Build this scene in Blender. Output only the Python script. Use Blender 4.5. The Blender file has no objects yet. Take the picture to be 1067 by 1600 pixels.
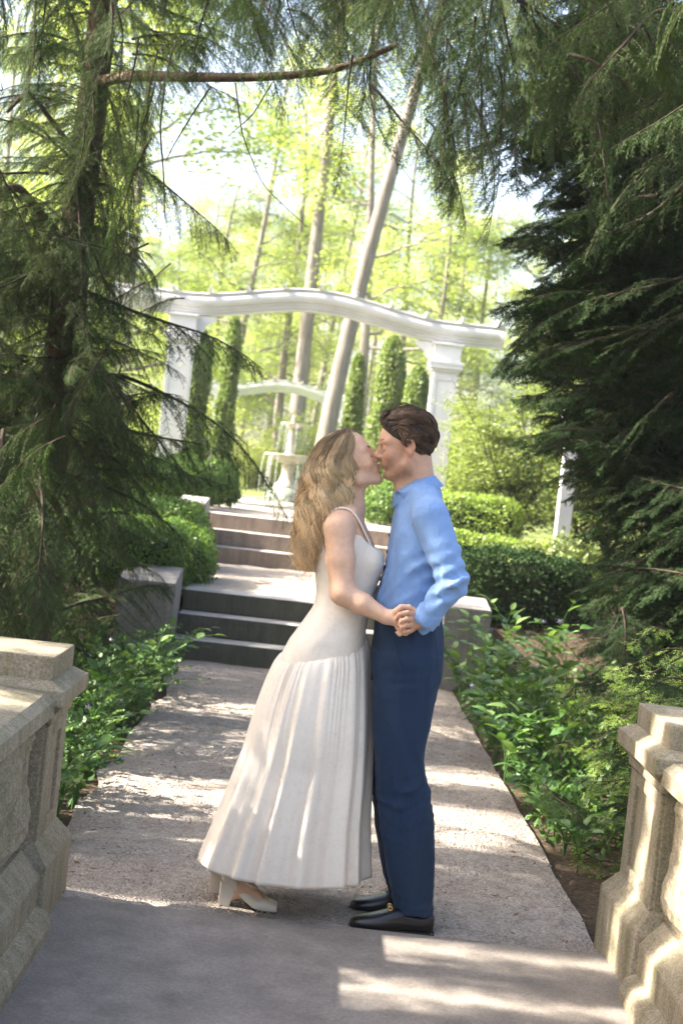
import bpy, bmesh, math, random
import numpy as np
from mathutils import Vector, Matrix, Euler
rad = math.radians
S = bpy.context.scene
COL = S.collection

# ---------------------------------------------------------------- camera, sky, sun, exposure
cam_data = bpy.data.cameras.new('camera')
cam = bpy.data.objects.new('camera', cam_data)
COL.objects.link(cam)
S.camera = cam
cam_data.sensor_fit = 'VERTICAL'
cam_data.sensor_height = 36.0
cam_data.lens = 50.0
cam_data.clip_end = 600.0
ROLL, PITCH, YAW = rad(6.3), rad(-1.33), rad(0.6)
CF = Vector((math.sin(YAW)*math.cos(PITCH), math.cos(YAW)*math.cos(PITCH), math.sin(PITCH)))
CR0 = Vector((math.cos(YAW), -math.sin(YAW), 0)); CU0 = CR0.cross(CF)
CR = CR0*math.cos(ROLL) + CU0*math.sin(ROLL)
CU = CU0*math.cos(ROLL) - CR0*math.sin(ROLL)
CC = Vector((0, 0, 1.56))
cam.matrix_world = Matrix(((CR.x, CU.x, -CF.x, CC.x), (CR.y, CU.y, -CF.y, CC.y), (CR.z, CU.z, -CF.z, CC.z), (0, 0, 0, 1)))
cam_data.dof.use_dof = True
cam_data.dof.focus_distance = 4.95
cam_data.dof.aperture_fstop = 4.5

SUN_EL, SUN_AZ = rad(36.5), rad(-90)          # azimuth measured from +Y towards +X: the sun stands to the left of the path
sun_dir = Vector((math.sin(SUN_AZ)*math.cos(SUN_EL), math.cos(SUN_AZ)*math.cos(SUN_EL), math.sin(SUN_EL)))
world = bpy.data.worlds.new('World'); S.world = world; world.use_nodes = True
wn = world.node_tree
sky = wn.nodes.new('ShaderNodeTexSky'); sky.sky_type = 'NISHITA'; sky.sun_disc = False
sky.sun_elevation = SUN_EL; sky.sun_rotation = SUN_AZ
sky.air_density = 1.0; sky.dust_density = 5.0; sky.ozone_density = 0.6
bg = wn.nodes['Background']; wn.links.new(sky.outputs[0], bg.inputs[0]); bg.inputs[1].default_value = 0.11
sl = bpy.data.lights.new('sun', 'SUN'); sl.energy = 5.0; sl.angle = rad(0.53); sl.color = (1.0, 0.94, 0.84)
sun = bpy.data.objects.new('sun', sl); COL.objects.link(sun)
sun.rotation_euler = sun_dir.to_track_quat('Z', 'Y').to_euler(); sun.location = (-20, 5, 20)
S.view_settings.view_transform = 'Standard'; S.view_settings.look = 'None'
S.view_settings.exposure = 2.5; S.view_settings.gamma = 1.0; S.view_settings.use_curve_mapping = False
S.render.engine = 'CYCLES'
S.cycles.use_denoising = True
S.cycles.max_bounces = 8; S.cycles.diffuse_bounces = 4; S.cycles.glossy_bounces = 3
S.cycles.transmission_bounces = 5; S.cycles.transparent_max_bounces = 6
S.cycles.sample_clamp_indirect = 6.0
S.cycles.caustics_reflective = False; S.cycles.caustics_refractive = False

# ---------------------------------------------------------------- helpers
def at(px, py, Y):
    """a point of the place, from its spot in the 1067 x 1600 photograph and its distance Y along the path"""
    d = CF + CR*((px-533.5)/2222.0) - CU*((py-800.0)/2222.0)
    return CC + d*(Y/d.y)

def lerp(a, b, t): return a + (b-a)*t
def smooth01(t):
    t = np.clip(t, 0, 1); return t*t*(3-2*t)

def link(o, parent=None):
    COL.objects.link(o)
    if parent is not None: o.parent = parent
    return o

def empty(name, loc, label=None, cat=None, group=None, rz=0.0):
    o = bpy.data.objects.new(name, None); o.location = loc; o.rotation_euler = (0, 0, rz)
    o.empty_display_size = 0.1
    COL.objects.link(o); tag(o, label, cat, group); return o

def tag(o, label=None, cat=None, group=None, kind=None):
    if label: o['label'] = label
    if cat: o['category'] = cat
    if group: o['group'] = group
    if kind: o['kind'] = kind
    return o

def np_mesh(name, V, F, mats=(), mi=None, smooth=False):
    """V (n,3) array, F (m,3) or (m,4) array"""
    V = np.asarray(V, dtype=np.float32); F = np.asarray(F, dtype=np.int32)
    me = bpy.data.meshes.new(name)
    k = F.shape[1]
    me.vertices.add(len(V)); me.vertices.foreach_set('co', V.ravel())
    me.loops.add(F.size); me.loops.foreach_set('vertex_index', F.ravel())
    me.polygons.add(len(F))
    me.polygons.foreach_set('loop_start', np.arange(0, F.size, k, dtype=np.int32))
    me.polygons.foreach_set('loop_total', np.full(len(F), k, dtype=np.int32))
    for m in mats: me.materials.append(m)
    if mi is not None: me.polygons.foreach_set('material_index', np.asarray(mi, dtype=np.int32))
    if smooth: me.polygons.foreach_set('use_smooth', np.ones(len(F), dtype=bool))
    me.update(calc_edges=True); me.validate()
    return me

def np_obj(name, V, F, mat, parent=None, smooth=False, base=None):
    V = np.asarray(V, dtype=float)
    if base is not None: V = V - np.array(base)
    me = np_mesh(name, V, F, [mat] if not isinstance(mat, (list, tuple)) else mat, None, smooth)
    return link(bpy.data.objects.new(name, me), parent)

def bm_obj(name, bm, mat, parent=None, smooth=False):
    me = bpy.data.meshes.new(name); bm.to_mesh(me); bm.free()
    me.materials.append(mat)
    if smooth:
        for p in me.polygons: p.use_smooth = True
    return link(bpy.data.objects.new(name, me), parent)

def add_box(bm, x0, x1, y0, y1, z0, z1, bev=0.0, seg=1):
    r = bmesh.ops.create_cube(bm, size=1.0)
    vs = r['verts']
    for v in vs:
        v.co.x = x0 if v.co.x < 0 else x1
        v.co.y = y0 if v.co.y < 0 else y1
        v.co.z = z0 if v.co.z < 0 else z1
    if bev > 0:
        es = list({e for v in vs for e in v.link_edges})
        bmesh.ops.bevel(bm, geom=es, offset=bev, segments=seg, affect='EDGES', profile=0.6)

def box_obj(name, b, mat, parent=None, bev=0.004, seg=2):
    bm = bmesh.new(); add_box(bm, *b, bev=bev, seg=seg)
    return bm_obj(name, bm, mat, parent)

def extrude_x(bm, prof, x0, x1):
    """closed profile [(y,z)...] extruded along x"""
    a = [bm.verts.new((x0, y, z)) for y, z in prof]; b = [bm.verts.new((x1, y, z)) for y, z in prof]
    n = len(prof)
    for i in range(n):
        j = (i+1) % n; bm.faces.new((a[i], a[j], b[j], b[i]))
    bm.faces.new(a[::-1]); bm.faces.new(b)
    bmesh.ops.recalc_face_normals(bm, faces=bm.faces)

def extrude_y(bm, prof, y0, y1):
    a = [bm.verts.new((x, y0, z)) for x, z in prof]; b = [bm.verts.new((x, y1, z)) for x, z in prof]
    n = len(prof)
    for i in range(n):
        j = (i+1) % n; bm.faces.new((a[i], a[j], b[j], b[i]))
    bm.faces.new(a[::-1]); bm.faces.new(b)
    bmesh.ops.recalc_face_normals(bm, faces=bm.faces)

def tube_np(P, R, sides=6):
    """tapered tube along polyline P (n,3), radii R (n) -> V, quads"""
    P = np.asarray(P, float); R = np.broadcast_to(np.asarray(R, float), (len(P),))
    T = np.gradient(P, axis=0); T /= np.linalg.norm(T, axis=1, keepdims=True)+1e-9
    ref = np.array([0.0, 0.0, 1.0]) if abs(T[0, 2]) < 0.9 else np.array([1.0, 0.0, 0.0])
    N = np.zeros_like(P); n = ref - T[0]*(ref@T[0]); n /= np.linalg.norm(n)
    for i in range(len(P)):
        n = n - T[i]*(n@T[i]); n /= np.linalg.norm(n)+1e-9; N[i] = n
    B = np.cross(T, N)
    a = np.linspace(0, 2*np.pi, sides, endpoint=False)
    V = (P[:, None]+R[:, None, None]*(np.cos(a)[None, :, None]*N[:, None]+np.sin(a)[None, :, None]*B[:, None])).reshape(-1, 3)
    i = np.arange(len(P)-1)[:, None]*sides; j = np.arange(sides)[None]
    q = np.stack([i+j, i+(j+1) % sides, i+sides+(j+1) % sides, i+sides+j], -1).reshape(-1, 4)
    return V, q

def join_np(parts):
    V, F, o = [], [], 0
    for v, f in parts:
        V.append(v); F.append(np.asarray(f)+o); o += len(v)
    return np.vstack(V), np.vstack(F)

def tris_of(q):
    q = np.asarray(q)
    return q if q.shape[1] == 3 else np.vstack([q[:, [0, 1, 2]], q[:, [0, 2, 3]]])

# ---------------------------------------------------------------- materials
def mat_new(name):
    m = bpy.data.materials.new(name); m.use_nodes = True
    nt = m.node_tree; return m, nt, nt.nodes['Principled BSDF']

def nd(nt, t, **kw):
    n = nt.nodes.new(t)
    for k, v in kw.items(): setattr(n, k, v)
    return n

def ramp(nt, fac, stops):
    r = nt.nodes.new('ShaderNodeValToRGB'); nt.links.new(fac, r.inputs[0])
    e = r.color_ramp.elements
    e[0].position, e[0].color = stops[0][0], (*stops[0][1], 1)
    e[1].position, e[1].color = stops[-1][0], (*stops[-1][1], 1)
    for p, c in stops[1:-1]:
        x = e.new(p); x.color = (*c, 1)
    return r.outputs[0]

def noise(nt, vec, scale, detail=4, rough=0.55, dist=0.0):
    n = nt.nodes.new('ShaderNodeTexNoise'); n.inputs['Scale'].default_value = scale
    n.inputs['Detail'].default_value = detail; n.inputs['Roughness'].default_value = rough
    n.inputs['Distortion'].default_value = dist
    if vec is not None: nt.links.new(vec, n.inputs['Vector'])
    return n.outputs[0]

def mapping(nt, vec, scale=(1, 1, 1), rot=(0, 0, 0)):
    m = nt.nodes.new('ShaderNodeMapping'); m.inputs['Scale'].default_value = scale; m.inputs['Rotation'].default_value = rot
    nt.links.new(vec, m.inputs['Vector']); return m.outputs[0]

def mixc(nt, fac, a, b, mode='MIX'):
    m = nt.nodes.new('ShaderNodeMix'); m.data_type = 'RGBA'; m.blend_type = mode
    if isinstance(fac, (int, float)): m.inputs[0].default_value = fac
    else: nt.links.new(fac, m.inputs[0])
    for s, v in ((6, a), (7, b)):
        if isinstance(v, tuple): m.inputs[s].default_value = (*v, 1)
        else: nt.links.new(v, m.inputs[s])
    return m.outputs[2]

def bump(nt, bs, h, strength, dist=0.01):
    b = nt.nodes.new('ShaderNodeBump'); b.inputs['Strength'].default_value = strength; b.inputs['Distance'].default_value = dist
    nt.links.new(h, b.inputs['Height']); nt.links.new(b.outputs[0], bs.inputs['Normal']); return b

def geo_pos(nt): return nt.nodes.new('ShaderNodeNewGeometry').outputs['Position']

def stone_mat(name, c1, c2, stain, stain_amt=0.5, grain=260.0, rough=0.9, streak=True, gr=0.75):
    m, nt, bs = mat_new(name); p = geo_pos(nt)
    big = noise(nt, p, 2.3, 6, 0.6); fine = noise(nt, p, grain, 3, 0.7)
    base = mixc(nt, big, c1, c2)
    st = noise(nt, mapping(nt, p, (9, 9, 0.9)) if streak else p, 1.6 if streak else 5.0, 6, 0.65)
    f = ramp(nt, st, [(0.48-0.1*stain_amt, (0, 0, 0)), (0.68, (1, 1, 1))])
    mul = nd(nt, 'ShaderNodeMath', operation='MULTIPLY'); nt.links.new(f, mul.inputs[0]); mul.inputs[1].default_value = stain_amt
    col = mixc(nt, mul.outputs[0], base, stain)
    g = ramp(nt, fine, [(0.32, (0.5, 0.5, 0.5)), (0.68, (1.4, 1.4, 1.4))])
    mot = noise(nt, p, 11, 6, 0.75)
    col = mixc(nt, 0.5, col, ramp(nt, mot, [(0.32, (0.72, 0.72, 0.70)), (0.66, (1.2, 1.19, 1.17))]), 'MULTIPLY')
    col = mixc(nt, gr, col, g, 'MULTIPLY')
    nt.links.new(col, bs.inputs['Base Color']); bs.inputs['Roughness'].default_value = rough
    bs.inputs['Specular IOR Level'].default_value = 0.25
    mid = noise(nt, p, 60, 5, 0.7)
    add = nd(nt, 'ShaderNodeMath', operation='ADD'); nt.links.new(mid, add.inputs[0]); nt.links.new(fine, add.inputs[1])
    bump(nt, bs, add.outputs[0], 0.5, 0.004)
    return m

def leaf_mat(name, c1, c2, trans=0.35, rough=0.5, tcol=None, spec=0.3, scale=1.5):
    m, nt, bs = mat_new(name); p = geo_pos(nt)
    oi = nt.nodes.new('ShaderNodeObjectInfo')
    n = noise(nt, p, scale, 3, 0.6); n2 = noise(nt, p, 45, 2, 0.6)
    a = nd(nt, 'ShaderNodeMath', operation='ADD'); nt.links.new(n, a.inputs[0]); nt.links.new(n2, a.inputs[1])
    b = nd(nt, 'ShaderNodeMath', operation='MULTIPLY_ADD'); nt.links.new(oi.outputs['Random'], b.inputs[0]); b.inputs[1].default_value = 0.25
    nt.links.new(a.outputs[0], b.inputs[2])
    f = ramp(nt, b.outputs[0], [(0.75, (0, 0, 0)), (1.4, (1, 1, 1))])
    col = mixc(nt, f, c1, c2)
    nt.links.new(col, bs.inputs['Base Color']); bs.inputs['Roughness'].default_value = rough
    bs.inputs['Specular IOR Level'].default_value = spec
    tr = nt.nodes.new('ShaderNodeBsdfTranslucent')
    tc = mixc(nt, 1.0, col, tcol if tcol else (1.5, 1.6, 0.7), 'MULTIPLY'); nt.links.new(tc, tr.inputs[0])
    mx = nt.nodes.new('ShaderNodeMixShader'); mx.inputs[0].default_value = trans
    out = nt.nodes['Material Output']
    nt.links.new(bs.outputs[0], mx.inputs[1]); nt.links.new(tr.outputs[0], mx.inputs[2]); nt.links.new(mx.outputs[0], out.inputs[0])
    return m

def simple_mat(name, col, rough=0.6, spec=0.3, metal=0.0, nscale=None, namt=0.2, bmp=0.0, bscale=80):
    m, nt, bs = mat_new(name)
    bs.inputs['Base Color'].default_value = (*col, 1); bs.inputs['Roughness'].default_value = rough
    bs.inputs['Specular IOR Level'].default_value = spec; bs.inputs['Metallic'].default_value = metal
    if nscale:
        p = geo_pos(nt); n = noise(nt, p, nscale, 4, 0.6)
        g = ramp(nt, n, [(0.3, (1-namt,)*3), (0.7, (1+namt,)*3)])
        nt.links.new(mixc(nt, 1.0, col, g, 'MULTIPLY'), bs.inputs['Base Color'])
    if bmp:
        p = geo_pos(nt); bump(nt, bs, noise(nt, p, bscale, 4, 0.6), bmp, 0.003)
    return m

def bark_mat(name, c1, c2, sc=14):
    m, nt, bs = mat_new(name); p = geo_pos(nt)
    n = noise(nt, mapping(nt, p, (sc, sc, sc*0.16)), 1.6, 6, 0.7)
    nt.links.new(ramp(nt, n, [(0.3, c1), (0.7, c2)]), bs.inputs['Base Color'])
    bs.inputs['Roughness'].default_value = 0.95; bs.inputs['Specular IOR Level'].default_value = 0.1
    bump(nt, bs, n, 0.9, 0.02); return m

M = {}
M['pier'] = stone_mat('pier_stone', (0.34, 0.285, 0.205), (0.27, 0.225, 0.16), (0.16, 0.15, 0.075), 0.7, grain=110)
M['pier_top'] = stone_mat('pier_top_stone', (0.3, 0.29, 0.26), (0.2, 0.2, 0.18), (0.1, 0.11, 0.07), 0.7, streak=False)
M['slab'] = stone_mat('slab_stone', (0.285, 0.245, 0.21), (0.21, 0.182, 0.155), (0.13, 0.115, 0.098), 0.55, grain=110, streak=False, gr=0.4)
M['step'] = stone_mat('step_stone', (0.13, 0.125, 0.10), (0.085, 0.085, 0.066), (0.05, 0.055, 0.038), 0.6, grain=150)  # dark algae on the risers, with some of their shade put into the colour
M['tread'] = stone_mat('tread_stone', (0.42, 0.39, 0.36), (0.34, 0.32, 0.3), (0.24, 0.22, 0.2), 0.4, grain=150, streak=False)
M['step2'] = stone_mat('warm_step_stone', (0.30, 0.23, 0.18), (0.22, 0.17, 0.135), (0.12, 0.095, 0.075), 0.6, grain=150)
M['cheek'] = stone_mat('cheek_concrete', (0.30, 0.28, 0.26), (0.23, 0.215, 0.2), (0.16, 0.15, 0.135), 0.6, grain=150)
M['white'] = simple_mat('white_paint', (0.62, 0.61, 0.60), 0.55, 0.3, nscale=3.0, namt=0.1)
M['fount'] = stone_mat('fountain_stone', (0.55, 0.52, 0.44), (0.42, 0.4, 0.33), (0.32, 0.24, 0.1), 0.45, grain=60)
M['fount_base'] = stone_mat('mossy_stone', (0.27, 0.29, 0.24), (0.18, 0.2, 0.16), (0.1, 0.12, 0.07), 0.5, grain=40)
M['bark'] = bark_mat('conifer_bark', (0.055, 0.04, 0.028), (0.16, 0.115, 0.075))
M['bark_grey'] = bark_mat('grey_bark', (0.12, 0.105, 0.09), (0.29, 0.25, 0.215), 5)
M['twig'] = simple_mat('dark_twig', (0.05, 0.038, 0.028), 0.9, 0.1, nscale=20, namt=0.3)
M['hemlock'] = leaf_mat('hemlock_needles', (0.012, 0.032, 0.013), (0.048, 0.082, 0.026), 0.22, 0.7, spec=.1)
M['yew'] = leaf_mat('yew_needles', (0.006, 0.017, 0.007), (0.022, 0.045, 0.013), 0.12, 0.7, spec=.08)
M['yew_fresh'] = leaf_mat('fresh_yew_needles', (0.07, 0.13, 0.025), (0.17, 0.25, 0.05), 0.35, 0.5)
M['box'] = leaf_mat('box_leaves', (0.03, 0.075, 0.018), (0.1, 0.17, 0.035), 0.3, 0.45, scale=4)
M['box_lit'] = leaf_mat('sunlit_tint_box_leaves', (0.1, 0.17, 0.03), (0.2, 0.27, 0.06), 0.35, 0.45, scale=4)  # paler copy of the box leaves, sunlight put into the leaf colour
M['arbor'] = leaf_mat('arborvitae_leaves', (0.05, 0.1, 0.025), (0.15, 0.2, 0.055), 0.3, 0.5, scale=3)
M['spring'] = leaf_mat('spring_leaves', (0.15, 0.205, 0.055), (0.28, 0.33, 0.11), 0.5, 0.5, scale=0.6)
M['spring2'] = leaf_mat('yellow_spring_leaves', (0.23, 0.27, 0.085), (0.38, 0.40, 0.16), 0.5, 0.5, scale=0.6)
M['shrub'] = leaf_mat('feathery_leaves', (0.075, 0.12, 0.03), (0.17, 0.21, 0.065), 0.35, 0.5, scale=3)
M['herb'] = leaf_mat('herb_leaves', (0.028, 0.07, 0.02), (0.07, 0.14, 0.038), 0.3, 0.42, scale=5)
M['herb_light'] = leaf_mat('light_herb_leaves', (0.065, 0.125, 0.032), (0.13, 0.205, 0.06), 0.3, 0.42, scale=5)
M['flower'] = simple_mat('pale_violet_petals', (0.55, 0.48, 0.72), 0.6, 0.2)
M['core'] = simple_mat('hedge_twigs', (0.02, 0.026, 0.012), 0.95, 0.05, nscale=9, namt=0.4)
M['water'] = simple_mat('falling_water', (0.85, 0.88, 0.9), 0.15, 0.5)
M['water'].node_tree.nodes['Principled BSDF'].inputs['Transmission Weight'].default_value = 0.5

# ================================================================ THE SETTING
def ground_mat():
    m, nt, bs = mat_new('garden_soil'); p = geo_pos(nt)
    n = noise(nt, p, 3.0, 8, 0.65); n2 = noise(nt, p, 40, 5, 0.7)
    soil = ramp(nt, n2, [(0.3, (0.045, 0.032, 0.022)), (0.55, (0.1, 0.075, 0.05)), (0.75, (0.2, 0.14, 0.085))])
    lawn = ramp(nt, n, [(0.3, (0.09, 0.13, 0.03)), (0.7, (0.22, 0.24, 0.08))])
    sep = nd(nt, 'ShaderNodeSeparateXYZ'); nt.links.new(p, sep.inputs[0])
    a = nd(nt, 'ShaderNodeMath', operation='MULTIPLY_ADD'); nt.links.new(n, a.inputs[0]); a.inputs[1].default_value = 4.0; nt.links.new(sep.outputs[1], a.inputs[2])
    f = nd(nt, 'ShaderNodeMapRange'); nt.links.new(a.outputs[0], f.inputs[0]); f.inputs[1].default_value = 19; f.inputs[2].default_value = 21
    nt.links.new(mixc(nt, f.outputs[0], soil, lawn), bs.inputs['Base Color'])
    bs.inputs['Roughness'].default_value = 1.0; bs.inputs['Specular IOR Level'].default_value = 0.1
    bump(nt, bs, n2, 1.0, 0.03); return m
M['soil'] = ground_mat()

def gravel_mat():
    m, nt, bs = mat_new('path_gravel'); p = geo_pos(nt)
    v = nt.nodes.new('ShaderNodeTexVoronoi'); v.inputs['Scale'].default_value = 120; nt.links.new(p, v.inputs['Vector'])
    big = noise(nt, p, 1.7, 6, 0.65); mid = noise(nt, p, 14, 5, 0.7); fine = noise(nt, p, 210, 3, 0.7)
    base = ramp(nt, big, [(0.3, (0.31, 0.264, 0.22)), (0.7, (0.43, 0.372, 0.316))])
    base = mixc(nt, 0.6, base, ramp(nt, mid, [(0.32, (0.62, 0.6, 0.58)), (0.62, (1.1, 1.1, 1.1))]), 'MULTIPLY')
    bw = nt.nodes.new('ShaderNodeRGBToBW'); nt.links.new(v.outputs['Color'], bw.inputs[0])
    base = mixc(nt, 0.55, base, bw.outputs[0], 'SOFT_LIGHT')
    base = mixc(nt, 0.6, base, ramp(nt, fine, [(0.3, (0.6, 0.6, 0.6)), (0.7, (1.3, 1.3, 1.3))]), 'MULTIPLY')
    nt.links.new(base, bs.inputs['Base Color'])
    bs.inputs['Roughness'].default_value = 0.95; bs.inputs['Specular IOR Level'].default_value = 0.2
    a = nd(nt, 'ShaderNodeMath', operation='MULTIPLY_ADD'); nt.links.new(v.outputs['Distance'], a.inputs[0]); a.inputs[1].default_value = -0.8; nt.links.new(mid, a.inputs[2])
    bump(nt, bs, a.outputs[0], 0.9, 0.012); return m
M['gravel'] = gravel_mat()

rng = np.random.default_rng(7)
def vnoise(x, y, s, seed=0):
    """cheap smooth value noise in 2D"""
    r = np.random.default_rng(seed).random((64, 64))
    x = x/s; y = y/s; xi = np.floor(x).astype(int); yi = np.floor(y).astype(int)
    fx = smooth01(x-xi); fy = smooth01(y-yi)
    g = lambda i, j: r[i % 64, j % 64]
    return (g(xi, yi)*(1-fx)+g(xi+1, yi)*fx)*(1-fy)+(g(xi, yi+1)*(1-fx)+g(xi+1, yi+1)*fx)*fy

def grid_sheet(xs, ys, zf):
    X, Y = np.meshgrid(xs, ys, indexing='ij'); Z = zf(X, Y)
    V = np.stack([X, Y, Z], -1).reshape(-1, 3); n = len(ys)
    i = np.arange(len(xs)-1)[:, None]*n; j = np.arange(n-1)[None]
    F = np.stack([i+j, i+n+j, i+n+j+1, i+j+1], -1).reshape(-1, 4)
    return V, F

def terrain_z(X, Y):
    z = -0.03 + 0.49*smooth01((Y-11.75)/0.6) + 0.48*smooth01((Y-16.0)/0.7)
    off = smooth01((np.abs(X-0.15)-1.3)/0.8)
    z = z + off*(0.07*vnoise(X, Y, 0.6, 1)+0.1*vnoise(X, Y, 2.2, 2)-0.05)
    z = z + 2.2*smooth01((Y-60)/70)
    return z
xs = np.unique(np.concatenate([np.linspace(-90, -8, 24), np.linspace(-8, 8, 90), np.linspace(8, 90, 24)]))
ys = np.unique(np.concatenate([np.linspace(-25, 0, 12), np.linspace(0, 20, 140), np.linspace(20, 45, 50), np.linspace(45, 170, 30)]))
tag(np_obj('ground', *grid_sheet(xs, ys, terrain_z), M['soil'], smooth=True), kind='structure')

# gravel path, with a worn uneven edge, and the gravel of the two landings
def strip(xl, xr, ys, nx, z):
    V, F = grid_sheet(np.linspace(0, 1, nx), ys, lambda a, b: 0*a)
    t, y = V[:, 0].copy(), V[:, 1].copy()
    el = xl(y); er = xr(y)
    V[:, 0] = el+(er-el)*t
    V[:, 2] = z + 0.012*vnoise(V[:, 0], y, 0.25, 3)+0.008*vnoise(V[:, 0], y, 0.09, 4)-0.014*(smooth01((np.abs(t-0.5)-0.44)/0.06))
    return V, F
ys = np.linspace(4.7, 11.4, 190)
tag(np_obj('path', *strip(lambda y: -0.95+0.0*y-0.12*smooth01((y-9.3)/1.5)+0.07*(vnoise(y, y*0, .35, 5)-.5), lambda y: 1.13+0.014*(vnoise(y, y*0, .3, 6)-.5), ys, 60, 0.0), M['gravel'], smooth=True), kind='structure')
tag(np_obj('landing_path', *strip(lambda y: -1.22-0*y, lambda y: 1.45+0*y, np.linspace(11.85, 15.5, 60), 40, 0.497), M['gravel'], smooth=True), kind='structure')
tag(np_obj('terrace_path', *strip(lambda y: -1.6-0.12*(y-16), lambda y: 1.0+0.1*(y-16), np.linspace(16.3, 23.5, 60), 40, 1.005), M['gravel'], smooth=True), kind='structure')

# stone slab of the bridge end: one wide flag with a worn edge, laid on the path
bm = bmesh.new(); add_box(bm, -0.92, 1.26, 1.2, 4.89, -0.12, 0.022, bev=0.008, seg=2)
tag(bm_obj('pavement', bm, M['slab']), kind='structure')

# pebbles and litter on the path (too many to count)
def octa_scatter(n, area, zf, smin, smax, seed, flat=0.6):
    r = np.random.default_rng(seed)
    c = np.stack([r.uniform(area[0], area[1], n), r.uniform(area[2], area[3], n), np.zeros(n)], 1)
    c[:, 2] = zf
    s = r.uniform(smin, smax, n)**1.0
    base = np.array([[1, 0, 0], [0, 1, 0], [-1, 0, 0], [0, -1, 0], [0, 0, 1], [0, 0, -1]], float)
    jit = r.uniform(0.6, 1.3, (n, 6, 1))
    a = r.uniform(0, 6.28, n); ca, sa = np.cos(a)[:, None], np.sin(a)[:, None]
    b = base[None]*jit*s[:, None, None]; b[:, :, 2] *= flat
    x = b[:, :, 0]*ca-b[:, :, 1]*sa; y = b[:, :, 0]*sa+b[:, :, 1]*ca
    V = (np.stack([x, y, b[:, :, 2]], -1)+c[:, None]).reshape(-1, 3)
    f = np.array([[0, 1, 4], [1, 2, 4], [2, 3, 4], [3, 0, 4], [1, 0, 5], [2, 1, 5], [3, 2, 5], [0, 3, 5]])
    return V, (f[None]+np.arange(n)[:, None, None]*6).reshape(-1, 3)
M['pebble'] = simple_mat('pebbles', (0.33, 0.28, 0.24), 0.9, 0.2, nscale=90, namt=0.5)
tag(np_obj('path_pebbles', *octa_scatter(9000, (-0.93, 1.12, 4.92, 11.1), 0.012, 0.002, 0.0075, 1), M['pebble']), 'small loose pebbles strewn over the gravel path', 'pebbles', kind='stuff')
def litter(n, area, seed, zf, sz=0.018):
    r = np.random.default_rng(seed)
    x = r.uniform(area[0], area[1], n); y = r.uniform(area[2], area[3], n); a = r.uniform(0, 6.28, n); l = r.uniform(.4, 1, n)*sz; w = l*r.uniform(.12, .5, n)
    d = np.stack([np.cos(a), np.sin(a), r.uniform(-.2, .3, n)], 1); p = np.stack([-np.sin(a), np.cos(a), r.uniform(-.4, .4, n)], 1)
    c = np.stack([x, y, np.full(n, zf)], 1)
    V = np.stack([c-d*l[:, None], c+p*w[:, None], c+d*l[:, None], c-p*w[:, None]], 1).reshape(-1, 3)
    return V, np.arange(4*n).reshape(-1, 4)
M['litter'] = simple_mat('dry_litter', (0.16, 0.095, 0.05), 0.9, 0.1, nscale=30, namt=0.5)
V, F = join_np([litter(700, (0.8, 1.9, 4.9, 9.5), 2, 0.03), litter(420, (-1.15, -0.6, 4.9, 10.5), 3, 0.03), litter(300, (-.7, 1.1, 5.0, 11.0), 4, 0.022, .010), litter(60, (-.6, 1.1, 3.6, 4.85), 5, 0.027, .008)])
tag(np_obj('leaf_litter', V, F, M['litter']), 'dry brown needles and leaf bits along the path edges', 'litter', kind='stuff')

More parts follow.
